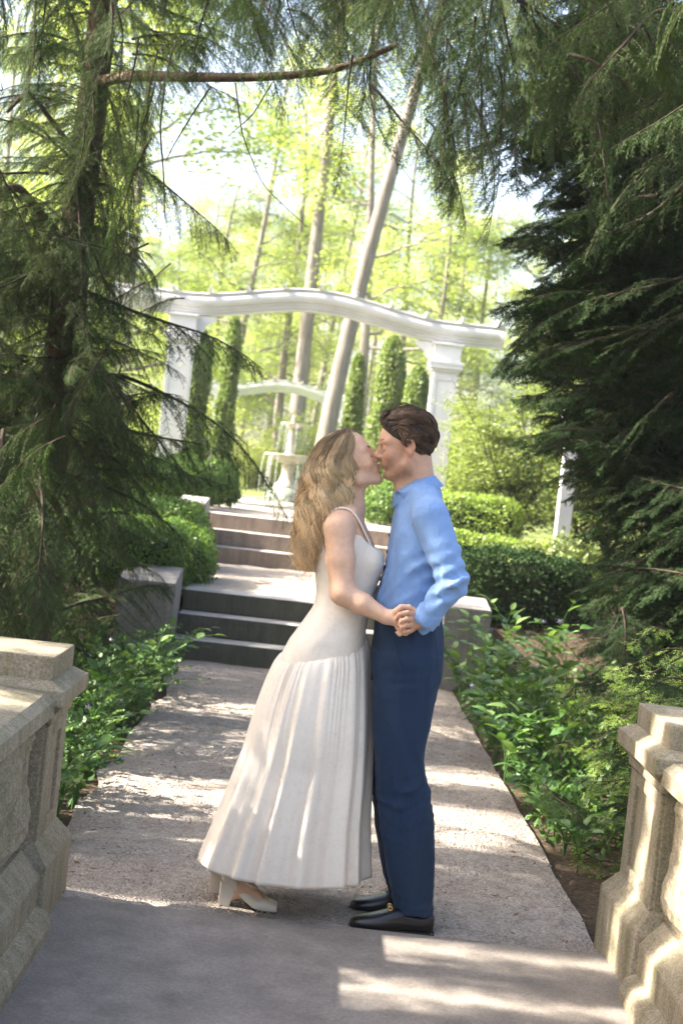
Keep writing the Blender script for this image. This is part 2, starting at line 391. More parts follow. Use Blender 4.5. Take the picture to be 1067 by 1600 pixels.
# ---------------------------------------------------------------- the stone parapets at the bridge end
def parapet(side, name_label):
    s = side                                   # -1 left, +1 right; the path side faces -s
    e = -0.764 if s < 0 else 1.12              # inner face of the plinth
    y0, y1 = (4.52, 4.98) if s < 0 else (4.48, 5.06)
    root = empty('stone_parapet', (e+s*0.3, (y0+y1)/2, 0), name_label, 'parapet')
    bx, by = e+s*0.3, (y0+y1)/2
    def X(d): return (e+s*d)-bx                # d: distance outward from the plinth face
    def part(name, d0, d1, ya, yb, z0, z1, bev=0.006, mat='pier', parent=root):
        xa, xb = sorted((X(d0), X(d1)))
        return box_obj(name, (xa, xb, ya-by, yb-by, z0, z1), M[mat], parent, bev)
    # pier: plinth with sloped shoulder, shaft with sunk panels, necking, cornice and top block
    def frust(bm, d0, d1, ya, yb, z0, d0b, yab, ybb, z1, D0=0.62, D1=0.58):
        lo = [(X(d0), ya-by, z0), (X(D0), ya-by, z0), (X(D0), yb-by, z0), (X(d0), yb-by, z0)]
        hi = [(X(d0b), yab-by, z1), (X(D1), yab-by, z1), (X(D1), ybb-by, z1), (X(d0b), ybb-by, z1)]
        v = [bm.verts.new(p) for p in lo+hi]
        for f in ((0, 1, 5, 4), (1, 2, 6, 5), (2, 3, 7, 6), (3, 0, 4, 7), (4, 5, 6, 7), (3, 2, 1, 0)): bm.faces.new([v[i] for i in f])
        bmesh.ops.recalc_face_normals(bm, faces=bm.faces)
    part('plinth', 0.0, 0.62, y0, y1, -0.1, 0.225, 0.012)
    bm = bmesh.new(); frust(bm, 0.004, 0.6, y0+.004, y1-.004, 0.222, 0.054, y0+.05, y1-.05, 0.285)
    bm_obj('plinth_shoulder', bm, M['pier'], root)
    shaft = part('shaft', 0.062, 0.56, y0+.058, y1-.058, 0.28, 0.70, 0.006)
    # raised frames round a sunk panel on the path side and a corner pilaster
    ym = (y0+y1)/2
    for (ya, yb, za, zb) in ((y0+.062, y0+.15, .286, .66), (y1-.15, y1-.062, .286, .66), (y0+.152, y1-.152, .286, .335), (y0+.152, y1-.152, .615, .66)):
        xa, xb = sorted((X(0.05), X(0.07)))
        box_obj('panel_frame', (xa, xb, ya-by, yb-by, za, zb), M['pier'], shaft, 0.004)
    part('necking', 0.04, 0.57, y0+.04, y1-.04, 0.668, 0.702, 0.008)
    bm = bmesh.new(); frust(bm, 0.038, 0.6, y0+.038, y1-.038, 0.7, 0.006, y0+.006, y1-.006, 0.735, 0.58, 0.61)
    bm_obj('cornice_moulding', bm, M['pier'], root)
    part('cornice', 0.0, 0.62, y0, y1, 0.733, 0.79, 0.006)
    bm = bmesh.new(); frust(bm, 0.006, 0.6, y0+.006, y1-.006, 0.788, 0.05, y0+.045, y1-.045, 0.812)
    bm_obj('cornice_weathering', bm, M['pier'], root)
    part('cap_block', 0.052, 0.57, y0+.048, y1-.048, 0.808, 0.888, 0.006)
    # the wall that runs back towards the viewer along the bridge
    wy0, wy1 = 1.0, y0+.06
    part('wall_plinth', 0.015, 0.6, wy0, y0+.003, -0.1, 0.2, 0.01)
    bm = bmesh.new()
    a = [(X(-.035), .0), (X(-.035), .05), (X(-.02), .085), (X(.02), .105), (X(.1), .11), (X(.1), -.05), (X(-.035), -.05)]
    if s > 0: a = a[::-1]
    extrude_y(bm, a, wy0-by, y0-.012-by); bm_obj('base_moulding', bm, M['pier'], root)
    bm = bmesh.new(); extrude_y(bm, [(X(.02), .198), (X(.085), .27), (X(.5), .27), (X(.5), .198)][::(1 if s < 0 else -1)], wy0-by, y0+.002-by)
    bm_obj('wall_shoulder', bm, M['pier'], root)
    part('wall_body', 0.1, 0.55, wy0, wy1, 0.265, 0.69, 0.004)
    k = 0; y = wy1-.03
    while y > 1.2:                                     # rough-faced panel stones between flat margins
        L = 0.62
        ya = y-L
        bmp_ = bmesh.new(); bmesh.ops.create_grid(bmp_, x_segments=26, y_segments=20, size=0.5)
        rr = random.Random(k+(3 if s > 0 else 0))
        for v in bmp_.verts:
            u, w = v.co.x+.5, v.co.y+.5
            edge = min(u, 1-u, w, 1-w)
            d = 0.0 if edge < .03 else (0.012+0.022*rr.random()*0.55+0.018*math.sin(u*9+k)*math.sin(w*7+1.3*k))
            v.co = Vector((X(0.098-d*0.9), ya+u*L-by, 0.29+w*0.38))
        bmesh.ops.recalc_face_normals(bmp_, faces=bmp_.faces)
        bm_obj('panel_stone', bmp_, M['pier'], root)
        part('panel_margin', 0.085, 0.11, ya-.10, ya-.004, 0.272, 0.688, 0.003)
        y = ya-.105; k += 1
    part('frieze', 0.085, 0.5, wy0, wy1-.004, 0.672, 0.705, 0.004)
    bm = bmesh.new()
    a = [(X(.03), .705), (X(.03), .755), (X(.06), .778), (X(.33), .80), (X(.6), .778), (X(.63), .755), (X(.63), .705)]
    extrude_y(bm, a if s < 0 else a[::-1], wy0-by, y0+.02-by); bm_obj('coping', bm, M['pier'], root)
    return root
parapet(-1, 'weathered tan stone parapet and capped pier with sunlit coping beside the violet flowers')
parapet(1, 'weathered stone parapet pier with bright vertical sun streaks beside the yew shrubs')

# ---------------------------------------------------------------- two flights of stone steps
def steps(label, x0, x1, y, z, n, rise, tread, mat, cheek_l, cheek_r, deep=.4):
    root = empty('garden_steps', ((x0+x1)/2, y, z), label, 'steps')
    cx = (x0+x1)/2
    for i in range(n):
        r_ = random.Random(i+int(y*10))
        bm = bmesh.new()
        add_box(bm, x0-cx, x1-cx, i*tread+r_.uniform(-.004, .004), (i+1)*tread+.05 if i < n-1 else (i+1)*tread+.08, i*rise-(0.12 if i == 0 else 0.0)+.001, (i+1)*rise, bev=0.011, seg=3)
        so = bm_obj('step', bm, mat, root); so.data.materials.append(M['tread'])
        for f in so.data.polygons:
            if f.normal.z > .8: f.material_index = 1  # paler tops: cleaner stone, partly sky light put into the colour
    for (xa, xb, h, mat_) in (cheek_l, cheek_r):
        prof = [(-.1, -.15), (-.1, h[0]), (deep, h[1]), (deep, -.15)]
        bm = bmesh.new(); extrude_x(bm, prof, xa-cx, xb-cx)
        bmesh.ops.bevel(bm, geom=list(bm.edges), offset=0.008, segments=2, affect='EDGES')
        bm_obj('cheek_wall', bm, mat_, root)
    return root
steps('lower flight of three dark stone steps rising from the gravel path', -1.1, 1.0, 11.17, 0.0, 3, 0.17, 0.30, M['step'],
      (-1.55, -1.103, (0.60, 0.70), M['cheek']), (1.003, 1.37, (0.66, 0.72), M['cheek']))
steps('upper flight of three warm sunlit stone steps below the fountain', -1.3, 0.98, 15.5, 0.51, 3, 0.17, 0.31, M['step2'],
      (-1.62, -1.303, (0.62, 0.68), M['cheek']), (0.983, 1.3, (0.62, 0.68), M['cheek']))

# ---------------------------------------------------------------- pergolas
def arch_h(u, rise):
    """height of the beam's line above its seat; u = 0 at the middle, 1 at the pillars, up to 1.55 at the ends"""
    if abs(u) <= 1: return rise*(0.5+0.5*math.cos(math.pi*abs(u)))
    return 0.08*rise*(0.5-0.5*math.cos(math.pi*min((abs(u)-1)/0.9, 1)))
def pergola(label, cx, y, ground_z, half, seat_z, rise, end, beam_h, depth, pillar_w, rz, pillars=(1, 1), rafters=True):
    root = empty('pergola', (cx, y, ground_z), label, 'pergola', rz=rz)
    sz = seat_z-ground_z
    N = 64
    us = np.linspace(-end-.14, end, N)
    hs = np.array([arch_h(u, rise) for u in us])
    def band(name, z0, z1, ya, yb):
        V, F = [], []
        for u, h in zip(us, hs):
            x = u*half
            V += [(x, ya, sz+h+z0), (x, yb, sz+h+z0), (x, yb, sz+h+z1), (x, ya, sz+h+z1)]
        for i in range(N-1):
            a = i*4
            for k in range(4): F.append((a+k, a+(k+1) % 4, a+4+(k+1) % 4, a+4+k))
        F.append((0, 1, 2, 3)); F.append((4*N-1, 4*N-2, 4*N-3, 4*N-4))
        return np_obj(name, V, F, M['white'], root)
    d = depth/2
    band('beam', beam_h*.40, beam_h, -d, d)
    band('beam_fascia', beam_h*.27, beam_h*.402, -d+.02, d-.02)
    band('beam_fascia', beam_h*.13, beam_h*.272, -d+.04, d-.04)
    band('beam_fascia', 0.0, beam_h*.132, -d+.06, d-.06)
    band('beam_cap', beam_h-.002, beam_h+.022, -d-.02, d+.02)
    if rafters:
        n = 11
        for k in range(n):
            u = -end+.06+(2*end-.12)*k/(n-1); h = arch_h(u, rise)
            x = u*half
            bm = bmesh.new()
            extrude_x(bm, [(-d-.14, sz+h+beam_h+.03), (-d-.16, sz+h+beam_h+.055), (-d-.16, sz+h+beam_h+.085), (d+.16, sz+h+beam_h+.085), (d+.16, sz+h+beam_h+.055), (d+.14, sz+h+beam_h+.022), (-d-.08, sz+h+beam_h+.022)], x-.022, x+.022)
            bm_obj('rafter', bm, M['white'], root)
    w = pillar_w/2
    for sgn, on in zip((-1, 1), pillars):
        if not on: continue
        x = sgn*half
        bm = bmesh.new(); add_box(bm, x-w, x+w, -w, w, -.1, sz-.36, bev=.006); pil = bm_obj('pillar', bm, M['white'], root)
        for (a0, a1, c0, c1) in ((x-w, x+w, -w-.012, -w+.01), (x-w, x+w, w-.01, w+.012)):
            for (xa, xb, za, zb) in ((x-w, x-w+.06, .25, sz-.45), (x+w-.06, x+w, .25, sz-.45), (x-w+.06, x+w-.06, .25, .33), (x-w+.06, x+w-.06, sz-.52, sz-.45)):
                box_obj('panel_frame', (xa+.002, xb-.002, c0, c1, za, zb), M['white'], pil, .003)
        for (g, za, zb) in ((.05, -.05, .16), (.03, .16, .22), (.03, sz-.40, sz-.36), (.06, sz-.362, sz-.30), (.07, sz-.302, sz-.26), (.02, sz-.262, sz-.03), (.05, sz-.032, sz-.001)):
            box_obj('base_block' if zb < .5 else 'capital', (x-w-g, x+w+g, -w-g, w+g, za, zb), M['white'], pil, .006)
        # scrolled bracket on the inner side
        bm = bmesh.new()
        ix = x-sgn*(w+.02)
        pts = [(0, -.26), (.05, -.25), (.1, -.2), (.12, -.13), (.2, -.08), (.26, -.03), (.26, -.002), (0, -.002)]
        vs = [bm.verts.new((ix-sgn*p, -.06, sz+q)) for p, q in pts]; ws = [bm.verts.new((ix-sgn*p, .06, sz+q)) for p, q in pts]
        m = len(pts)
        for i in range(m): bm.faces.new((vs[i], vs[(i+1) % m], ws[(i+1) % m], ws[i]))
        bm.faces.new(vs); bm.faces.new(ws[::-1]); bmesh.ops.recalc_face_normals(bm, faces=bm.faces)
        bm_obj('bracket', bm, M['white'], root)
    return root
pergola('white arched timber pergola with moulded beam on two square pillars behind the steps', -0.42, 20.0, 0.97, 1.85, 3.60, 0.235, 1.42, 0.285, 0.26, 0.34, rad(1.0))
pergola('smaller looking white arched pergola beam far behind the stone fountain', -1.4, 38.0, 0.97, 1.7, 3.42, 0.26, 1.2, 0.29, 0.26, 0.34, rad(2.0))
root = empty('pergola_post', (2.36, 14.2, 0.45), 'slim white post with capital half hidden by the dark yew', 'post')
box_obj('shaft', (-.07, .07, -.07, .07, 0, 1.9), M['white'], root, .006)
for (g, a, b) in ((.02, 1.9, 1.96), (.06, 1.958, 2.03), (.03, 2.03, 2.1), (.03, .0, .2)):
    box_obj('capital' if a > 1 else 'base_block', (-.07-g, .07+g, -.07-g, .07+g, a, b), M['white'], root, .005)

# ---------------------------------------------------------------- fountain
def lathe(prof, seg=32, scallop=0.0, nsc=12):
    V = []
    for r, z in prof:
        for k in range(seg):
            a = 2*math.pi*k/seg; rr = r*(1+scallop*math.cos(nsc*a)*(1 if r > .2 else 0)); V.append((rr*math.cos(a), rr*math.sin(a), z))
    F = []
    for i in range(len(prof)-1):
        for k in range(seg):
            F.append((i*seg+k, i*seg+(k+1) % seg, (i+1)*seg+(k+1) % seg, (i+1)*seg+k))
    return np.array(V), np.array(F)
fz = 0.95
fo = empty('tiered_fountain', (-0.72, 24.0, fz), 'pale two tiered stone fountain running with water below the far pergola', 'fountain')
np_obj('pool_kerb', *lathe([(1.3, -.1), (1.3, .1), (1.25, .13), (1.12, .13), (1.1, .1), (1.1, -.1)]), M['fount'], fo, True)
np_obj('rock_base', *lathe([(.42, -.1), (.40, .05), (.36, .14), (.33, .24), (.26, .33), (.2, .36), (0, .36)], 18, .06, 5), M['fount_base'], fo, False)
np_obj('pedestal', *lathe([(.0, .34), (.2, .34), (.2, .4), (.15, .44), (.12, .52), (.10, .6), (.105, .68), (.125, .72), (.10, .745), (.12, .77), (.0, .77)]), M['fount'], fo, True)
np_obj('lower_bowl', *lathe([(.1, .75), (.16, .78), (.28, .82), (.37, .87), (.41, .895), (.42, .91), (.40, .915), (.36, .9), (.2, .86), (.0, .85)], 48, .02, 12), M['fount'], fo, True)
np_obj('stem', *lathe([(.0, .84), (.11, .85), (.09, .92), (.06, .98), (.075, 1.06), (.05, 1.14), (.06, 1.25), (.045, 1.33), (.07, 1.38), (.0, 1.38)]), M['fount'], fo, True)
np_obj('upper_bowl', *lathe([(.05, 1.36), (.12, 1.39), (.18, 1.425), (.2, 1.44), (.19, 1.447), (.1, 1.42), (.0, 1.41)], 36, .02, 10), M['fount'], fo, True)
np_obj('finial', *lathe([(.0, 1.40), (.04, 1.41), (.025, 1.44), (.035, 1.48), (.03, 1.54), (.012, 1.58), (0, 1.585)], 16), M['fount'], fo, True)
parts = []
r = np.random.default_rng(5)
for R0, z0, z1, n in ((.20, 1.435, .9, 14), (.415, .905, .12, 24)):
    for k in range(n):
        a = r.uniform(0, 6.28); t = np.linspace(0, 1, 6); rr = R0+.05*t**.5+r.uniform(-.01, .01)
        z = z0-(z0-z1)*t**1.6*r.uniform(.8, 1)
        parts.append(tube_np(np.stack([rr*np.cos(a), rr*np.sin(a), z], 1), np.linspace(.004, .0025, 6), 4))
V, F = join_np(parts); tag(np_obj('water_streams', V, F, M['water'], fo, True), kind='stuff')
np_obj('pool_water', *lathe([(1.1, .06), (0, .06)]), simple_mat('pool_water', (.12, .16, .13), .08, .6), fo, True)

# ================================================================ VEGETATION
def unit(v): return v/(np.linalg.norm(v, axis=-1, keepdims=True)+1e-9)

def conifer_branch(name, seed, L=1.5, gap=0.045, side=0.55, droop=0.25, hang=0.5, twig=0.075, need=0.017, nw=0.0034, ngap=0.0052, mats=None, spread=52, fill=1.0):
    """a flat, drooping conifer bough: axis, side shoots, twigs and needles"""
    r = np.random.default_rng(seed)
    n = 14
    s = np.linspace(0, 1, n)
    ax = np.stack([s*L, 0.06*L*np.sin(s*3+seed)*s, -droop*L*s**1.9+0.03*np.sin(s*7+seed)], 1)
    wood = [tube_np(ax, np.linspace(0.011*L, 0.0018, n), 5)]
    starts, dirs, lens, nors = [], [], [], []
    def shoot(p0, d, l):
        m = max(4, int(l/0.05)); t = np.linspace(0, 1, m)
        P = p0+d*(t*l)[:, None]
        P[:, 2] -= hang*l*0.6*t**2
        P += np.outer(np.sin(t*2.6), r.normal(0, .07, 3)*l)
        P += r.normal(0, 0.004, P.shape)*t[:, None]
        wood.append(tube_np(P, np.linspace(0.003, 0.0012, m), 3))
        k = int(l/0.021*fill)+1
        for i in range(k):
            u = (i+r.random())/k
            q = np.array([np.interp(u, t, P[:, j]) for j in range(3)])
            j = min(int(u*(m-1)), m-2); dd = unit(P[j+1]-P[j])
            sd = 1 if i % 2 else -1
            up = np.array([0, 0, 1.0]); lat = unit(np.cross(up, dd))
            a = rad(r.uniform(38, 62))
            td = unit(dd*math.cos(a)+lat*sd*math.sin(a)+np.array([0, 0, r.uniform(-.45, .1)]))
            starts.append(q); dirs.append(td); lens.append(twig*r.uniform(.55, 1.15)*(1.0-.45*u)); nors.append(unit(up+r.normal(0, .25, 3)))
        e = P[-1]-P[-2]
        starts.append(P[-2]); dirs.append(unit(e)); lens.append(twig); nors.append(np.array([0, 0, 1.0]))
    u = 0.10
    sd = 1
    while u < 0.97:
        p0 = np.array([np.interp(u, s, ax[:, j]) for j in range(3)])
        j = min(int(u*(n-1)), n-2); dd = unit(ax[j+1]-ax[j])
        lat = unit(np.cross(np.array([0, 0, 1.0]), dd))*sd
        a = rad(spread+r.uniform(-12, 12))
        d = unit(dd*math.cos(a)+lat*math.sin(a)+np.array([0, 0, r.uniform(-.5, .15)]))
        l = side*(0.25+0.75*math.sin(math.pi*min(1, u*.75+.25)))*r.uniform(.6, 1.1)*L/1.5*(1.08-u)**.5
        shoot(p0, d, max(l, .07)); sd = -sd; u += gap/L*r.uniform(.7, 1.3)
    shoot(ax[-3], unit(ax[-1]-ax[-3]), .15*L)
    st, di, le, no = map(np.array, (starts, dirs, lens, nors))
    k = np.maximum((le/ngap).astype(int), 3)
    idx = np.repeat(np.arange(len(st)), k)
    pos = np.concatenate([(np.arange(a)+.5)/a for a in k])
    for_side = np.concatenate([np.where(np.arange(a) % 2, 1.0, -1.0) for a in k])
    d = di[idx]; nn = unit(no[idx]-d*np.sum(no[idx]*d, 1, keepdims=True)); lt = np.cross(nn, d)*for_side[:, None]
    c = st[idx]+d*(pos*le[idx])[:, None]
    ln = need*r.uniform(.75, 1.2, len(c))*(1-.4*pos)
    tip = c+unit(lt*.85+d*.55+nn*r.normal(0, .3, (len(c), 1)))*ln[:, None]
    V = np.stack([c-d*nw, c+d*nw, tip+d*nw*.4], 1).reshape(-1, 3)
    F = np.arange(len(V)).reshape(-1, 3)
    wv, wf = join_np(wood); wf = tris_of(wf)
    # twigs themselves: one thin sliver each
    tw = np.stack([st, st+di*le[:, None], st+np.cross(di, no)*.0022], 1).reshape(-1, 3)
    tf = np.arange(len(tw)).reshape(-1, 3)
    AV = np.vstack([V, wv, tw]); AF = np.vstack([F, wf+len(V), tf+len(V)+len(wv)])
    mi = np.concatenate([np.zeros(len(F)), np.ones(len(wf)+len(tf))])
    return np_mesh(name, AV, AF, mats, mi)

def put(parent, mesh, base, d, scale=1.0, roll=0.0, name='branch'):
    """hang a copy of a bough mesh at base (world), growing along d"""
    o = bpy.data.objects.new(name, mesh)
    d = Vector(d).normalized(); up = Vector((0, 0, 1))
    y = up.cross(d)
    if y.length < 1e-3: y = Vector((0, 1, 0))
    y.normalize(); z = d.cross(y)
    R = Matrix((d, y, z)).transposed().to_4x4() @ Matrix.Rotation(roll, 4, 'X')
    pl = parent.location if parent is not None else Vector((0, 0, 0))
    sc = scale if hasattr(scale, '__len__') else (scale,)*3
    o.matrix_basis = Matrix.Translation(Vector(base)-pl) @ R @ Matrix.Diagonal((*sc, 1))
    COL.objects.link(o); o.parent = parent
    return o

hm = [M['hemlock'], M['twig']]
HEM = [conifer_branch('hemlock_bough', i, L=1.4, droop=[.32, .5, .22, .7][i], hang=[1.2, 1.5, .9, 1.7][i], gap=.03, mats=hm, fill=[1.7, 1.7, 1.6, 1.5][i]) for i in range(4)]
ym_ = [M['yew'], M['twig']]
YEW = [conifer_branch('yew_bough', 20+i, L=1.2, gap=.028, side=.5, droop=[.12, .25, .02][i], hang=.35, twig=.08, need=.021, nw=.0042, ngap=.0055, mats=ym_, fill=1.8) for i in range(3)]
YFR = [conifer_branch('fresh_yew_shoot', 30+i, L=.6, gap=.05, side=.3, droop=[.1, .25][i], hang=.3, twig=.07, need=.021, nw=.0036, ngap=.006, mats=[M['yew_fresh'], M['twig']], fill=1.2) for i in range(2)]

def trunk_mesh(name, pts, r0, r1, parent, mat, sides=12, base=None, wob=.0):
    pts = np.array(pts, float)
    n = 24
    t = np.linspace(0, 1, len(pts)); tt = np.linspace(0, 1, n)
    P = np.stack([np.interp(tt, t, pts[:, j]) for j in range(3)], 1)
    for _ in range(3): P[1:-1] = (P[:-2]+2*P[1:-1]+P[2:])/4
    R = r0+(r1-r0)*tt+.5*r0*np.exp(-tt*18)
    V, F = tube_np(P, R, sides)
    a = np.random.default_rng(3).normal(0, wob*r0, V.shape); V = V+a
    return np_obj(name, V, F, mat, parent, True, base)

def dvec(az, el):
    return Vector((math.cos(az)*math.cos(el), math.sin(az)*math.cos(el), math.sin(el)))

# ---- hemlock left of the path (trunk in view)
def hemlock(label, x, y, z, h, r0, n, zr, length, seed, lean=(0, 0), group=None, keep=None, el=(-.1, .35), sc=1.0, gaps=(), rolls=.3, leak=1.0):
    root = empty('hemlock_tree', (x, y, z), label, 'tree', group)
    trunk_mesh('trunk', [(0, 0, -.1), (lean[0]*.3, lean[1]*.3, h*.3), (lean[0]*.6, lean[1]*.6, h*.6), (lean[0], lean[1], h)], r0, r0*.35, root, M['bark'], wob=.03)
    r = random.Random(seed); k = 0; tries = 0
    while k < n and tries < n*40:
        tries += 1
        t = r.random(); zz = zr[0]+(zr[1]-zr[0])*t
        az = r.uniform(0, 2*math.pi); L = length(zz, az)*r.uniform(.75, 1.1)
        if L < .25: continue
        f = zz/h
        b = Vector((x+lean[0]*f, y+lean[1]*f, z+zz)); d = dvec(az, r.uniform(*el))
        if keep and not keep(b, b+d*L, r): continue
        if gaps and r.random() < .5: L *= .55
        o = put(root, r.choice(HEM), b+d*r.uniform(.03, .35*L), d, L/1.4*sc, r.uniform(-rolls, rolls))
        if gaps:                                        # open slots between the boughs where the sun comes through
            ys_b = [(o.matrix_basis @ Vector(c)).y+y for c in o.bound_box]
            if any(min(ys_b) < g+w and max(ys_b) > g-w for g, w in gaps) and r.random() < leak:
                bpy.data.objects.remove(o); continue
        k += 1
    return root

def left_len(z, az):
    c = math.cos(az)                                    # +1 towards the path
    L = (1.15 if z < 1.5 else (1.05 if z < 2.2 else .9))*(.6+.5*abs(math.sin(az*3+z*9)))
    if c > .2 and 2.1 < z < 3.3: L *= .5               # open window over the steps
    return L
def left_keep(b, e, r):
    return (e.x < (-1.12 if e.z < 1.45 else -.62)) or e.z > 3.3
hl = hemlock('dark hemlock tree with furrowed brown trunk and drooping boughs left of the path', -1.72, 8.6, 0, 9.0, .13, 320, (.25, 5.6), left_len, 11, lean=(.12, 0.1), keep=left_keep, gaps=((7.75, .04), (9.15, .05)), leak=.8)
for (bx_, by_, bz, tx, ty, tz, sc, m) in ((-1.7, 8.5, 2.5, -.5, 8.2, 2.42, .95, 2), (-1.7, 8.4, 2.15, -.62, 7.9, 1.75, .85, 0), (-1.7, 8.3, 1.75, -.95, 7.8, 1.45, .6, 1),
        (-1.7, 8.2, 1.3, -1.2, 7.3, 1.0, .6, 3), (-1.7, 8.2, 1.1, -1.35, 7.1, .85, .65, 0), (-1.7, 8.2, 1.5, -1.35, 6.9, 1.2, .9, 1), (-1.75, 8.3, .9, -1.3, 7.4, .75, .6, 2), (-1.8, 8.0, 1.2, -1.7, 6.6, 1.0, .9, 3),
        (-1.9, 7.8, 1.0, -1.8, 6.4, .8, .8, 0), (-1.8, 7.8, 1.6, -1.6, 6.5, 1.4, .85, 1), (-1.7, 8.5, 2.9, -1.25, 8.0, 2.6, .6, 1), (-1.7, 8.5, 3.5, -1.2, 8.1, 3.1, .7, 3), (-1.7, 8.5, 3.9, -1.1, 8.0, 3.4, .8, 3), (-1.7, 8.4, 3.2, -1.35, 7.7, 2.75, .7, 3)):
    b = Vector((bx_, by_, bz)); put(hl, HEM[m], b, Vector((tx, ty, tz))-b, sc, 0.1)

# dense lower skirt of the hemlock, in tiers with light between them
rq = random.Random(91); k = 0
while k < 290:
    p = Vector((rq.uniform(-3.2, -1.2), rq.uniform(6.3, 10.2), rq.uniform(.35, 3.2)))
    if p.x > -1.45 and p.z < 1.3 and p.y < 7.5: continue
    d = dvec(rq.choice((0, 0, math.pi, -1.2))+rq.gauss(0, .6), rq.uniform(-.7, .1)); s_ = rq.uniform(.3, .5)
    o = put(hl, rq.choice(HEM), p-d*.7*s_, d, s_, rq.uniform(-.5, .5))
    ys_b = [(o.matrix_basis @ Vector(c)).y+hl.location.y for c in o.bound_box]; xs_b = [(o.matrix_basis @ Vector(c)).x+hl.location.x for c in o.bound_box]
    if any(min(ys_b) < g+.01 and max(ys_b) > g-.01 for g in (6.75, 7.75, 9.15)) or max(xs_b) > -.95: bpy.data.objects.remove(o); continue
    k += 1
# a second, darker hemlock close behind it
hb = empty('hemlock_tree', (-3.3, 11.0, 0), 'dark bushy hemlock standing behind the left trunk', 'tree')
trunk_mesh('trunk', [(0, 0, -.1), (.05, 0, 3), (.1, .05, 7)], .14, .05, hb, M['bark'], wob=.03)
k = 0
while k < 170:
    p = Vector((rq.uniform(-4.4, -1.75), rq.uniform(9.9, 11.9), rq.uniform(.3, 3.3)))
    if p.x > -2.2 and p.z > 1.9: continue
    d = dvec(rq.choice((0, 0, math.pi, -1.5))+rq.gauss(0, .6), rq.uniform(-.6, .1)); s_ = rq.uniform(.45, .75)
    put(hb, rq.choice(HEM), p-d*.7*s_, d, s_, rq.uniform(-.4, .4)); k += 1
# long bare limb across the top with hanging twigs
def limb(parent, pts, r0, r1, name='limb', mat=None):
    pts = np.array(pts, float); n = 20
    t = np.linspace(0, 1, len(pts)); tt = np.linspace(0, 1, n)
    P = np.stack([np.interp(tt, t, pts[:, j]) for j in range(3)], 1)
    for _ in range(2): P[1:-1] = (P[:-2]+2*P[1:-1]+P[2:])/4
    V, F = tube_np(P, np.linspace(r0, r1, n), 7)
    return np_obj(name, V, F, mat or M['bark'], parent, True, parent.location)
limb(hl, [(-1.65, 8.55, 3.75), tuple(at(200, 118, 7.6)), tuple(at(270, 120, 7.2)), tuple(at(400, 122, 7.0)), tuple(at(525, 112, 6.9)), tuple(at(620, 70, 6.8))], .034, .014)
limb(hl, [tuple(at(258, 130, 7.2)), tuple(at(250, 200, 7.2)), tuple(at(256, 270, 7.2)), tuple(at(258, 340, 7.2))], .006, .003, 'hanging_twig', M['twig'])
limb(hl, [tuple(at(330, 135, 7.1)), tuple(at(300, 180, 7.1)), tuple(at(270, 230, 7.1)), tuple(at(258, 255, 7.1))], .005, .002, 'hanging_twig', M['twig'])
limb(hl, [tuple(at(368, 130, 7.0)), tuple(at(378, 210, 7.0)), tuple(at(410, 290, 7.0)), tuple(at(480, 355, 7.0))], .004, .0015, 'hanging_twig', M['twig'])
limb(hl, [tuple(at(425, 130, 7.0)), tuple(at(395, 180, 7.0)), tuple(at(358, 212, 7.0))], .004, .002, 'hanging_twig', M['twig'])
limb(hl, [(-1.7, 8.6, 2.75), tuple(at(30, 290, 8.4)), tuple(at(-20, 305, 8.3))], .03, .02)
limb(hl, [(-1.7, 8.6, 3.3), tuple(at(45, 140, 8.4)), tuple(at(12, 175, 8.3))], .018, .01)

# ---- the boughs overhead: two tall hemlocks whose limbs meet over the path
def overhead(label, x, y, h, specs, seed, group):
    root = empty('hemlock_tree', (x, y, 0), label, 'tree', group)
    trunk_mesh('trunk', [(0, 0, -.1), (0, .02, h*.5), (.05, .05, h)], .17, .06, root, M['bark'], wob=.03)
    r = random.Random(seed)
    for (px0, px1, py0, py1, Y0, Y1, n, down, sc) in specs:
        for k in range(n):
            p = at(r.uniform(px0, px1), r.uniform(py0, py1), r.uniform(Y0, Y1))
            s_ = sc*r.uniform(.7, 1.15)
            az = r.uniform(0, 6.28); d = dvec(az, -down*r.uniform(.6, 1.3))
            put(root, r.choice(HEM), p-d*s_*.9, d, s_, r.uniform(-.4, .4))
    return root
GRP = 'hemlocks arching over the path'
ovl = overhead('tall hemlock rising out of view whose hanging boughs fill the sky over the steps', -3.4, 6.0, 11, [(-20, 60, -60, 90, 5.5, 8.5, 6, .7, .55), (110, 270, -80, 40, 6.5, 8.5, 9, .7, .5), (165, 245, 80, 330, 6.0, 7.5, 10, 1.1, .42), (260, 540, -90, 40, 6.0, 8.5, 17, .5, .5)], 5, GRP)
ovr = overhead('tall hemlock at the right with pale sunlit weeping boughs over the path', 3.6, 6.6, 12, [(540, 780, -90, 60, 6.0, 9.0, 38, .8, .5), (530, 640, 40, 220, 6.2, 7.5, 7, 1.2, .36), (660, 900, 40, 270, 6.0, 7.4, 26, .9, .5), (860, 1080, -60, 120, 4.8, 6.5, 12, .3, .6), (960, 1080, 0, 220, 4.6, 6.2, 8, .3, .5)], 6, GRP)

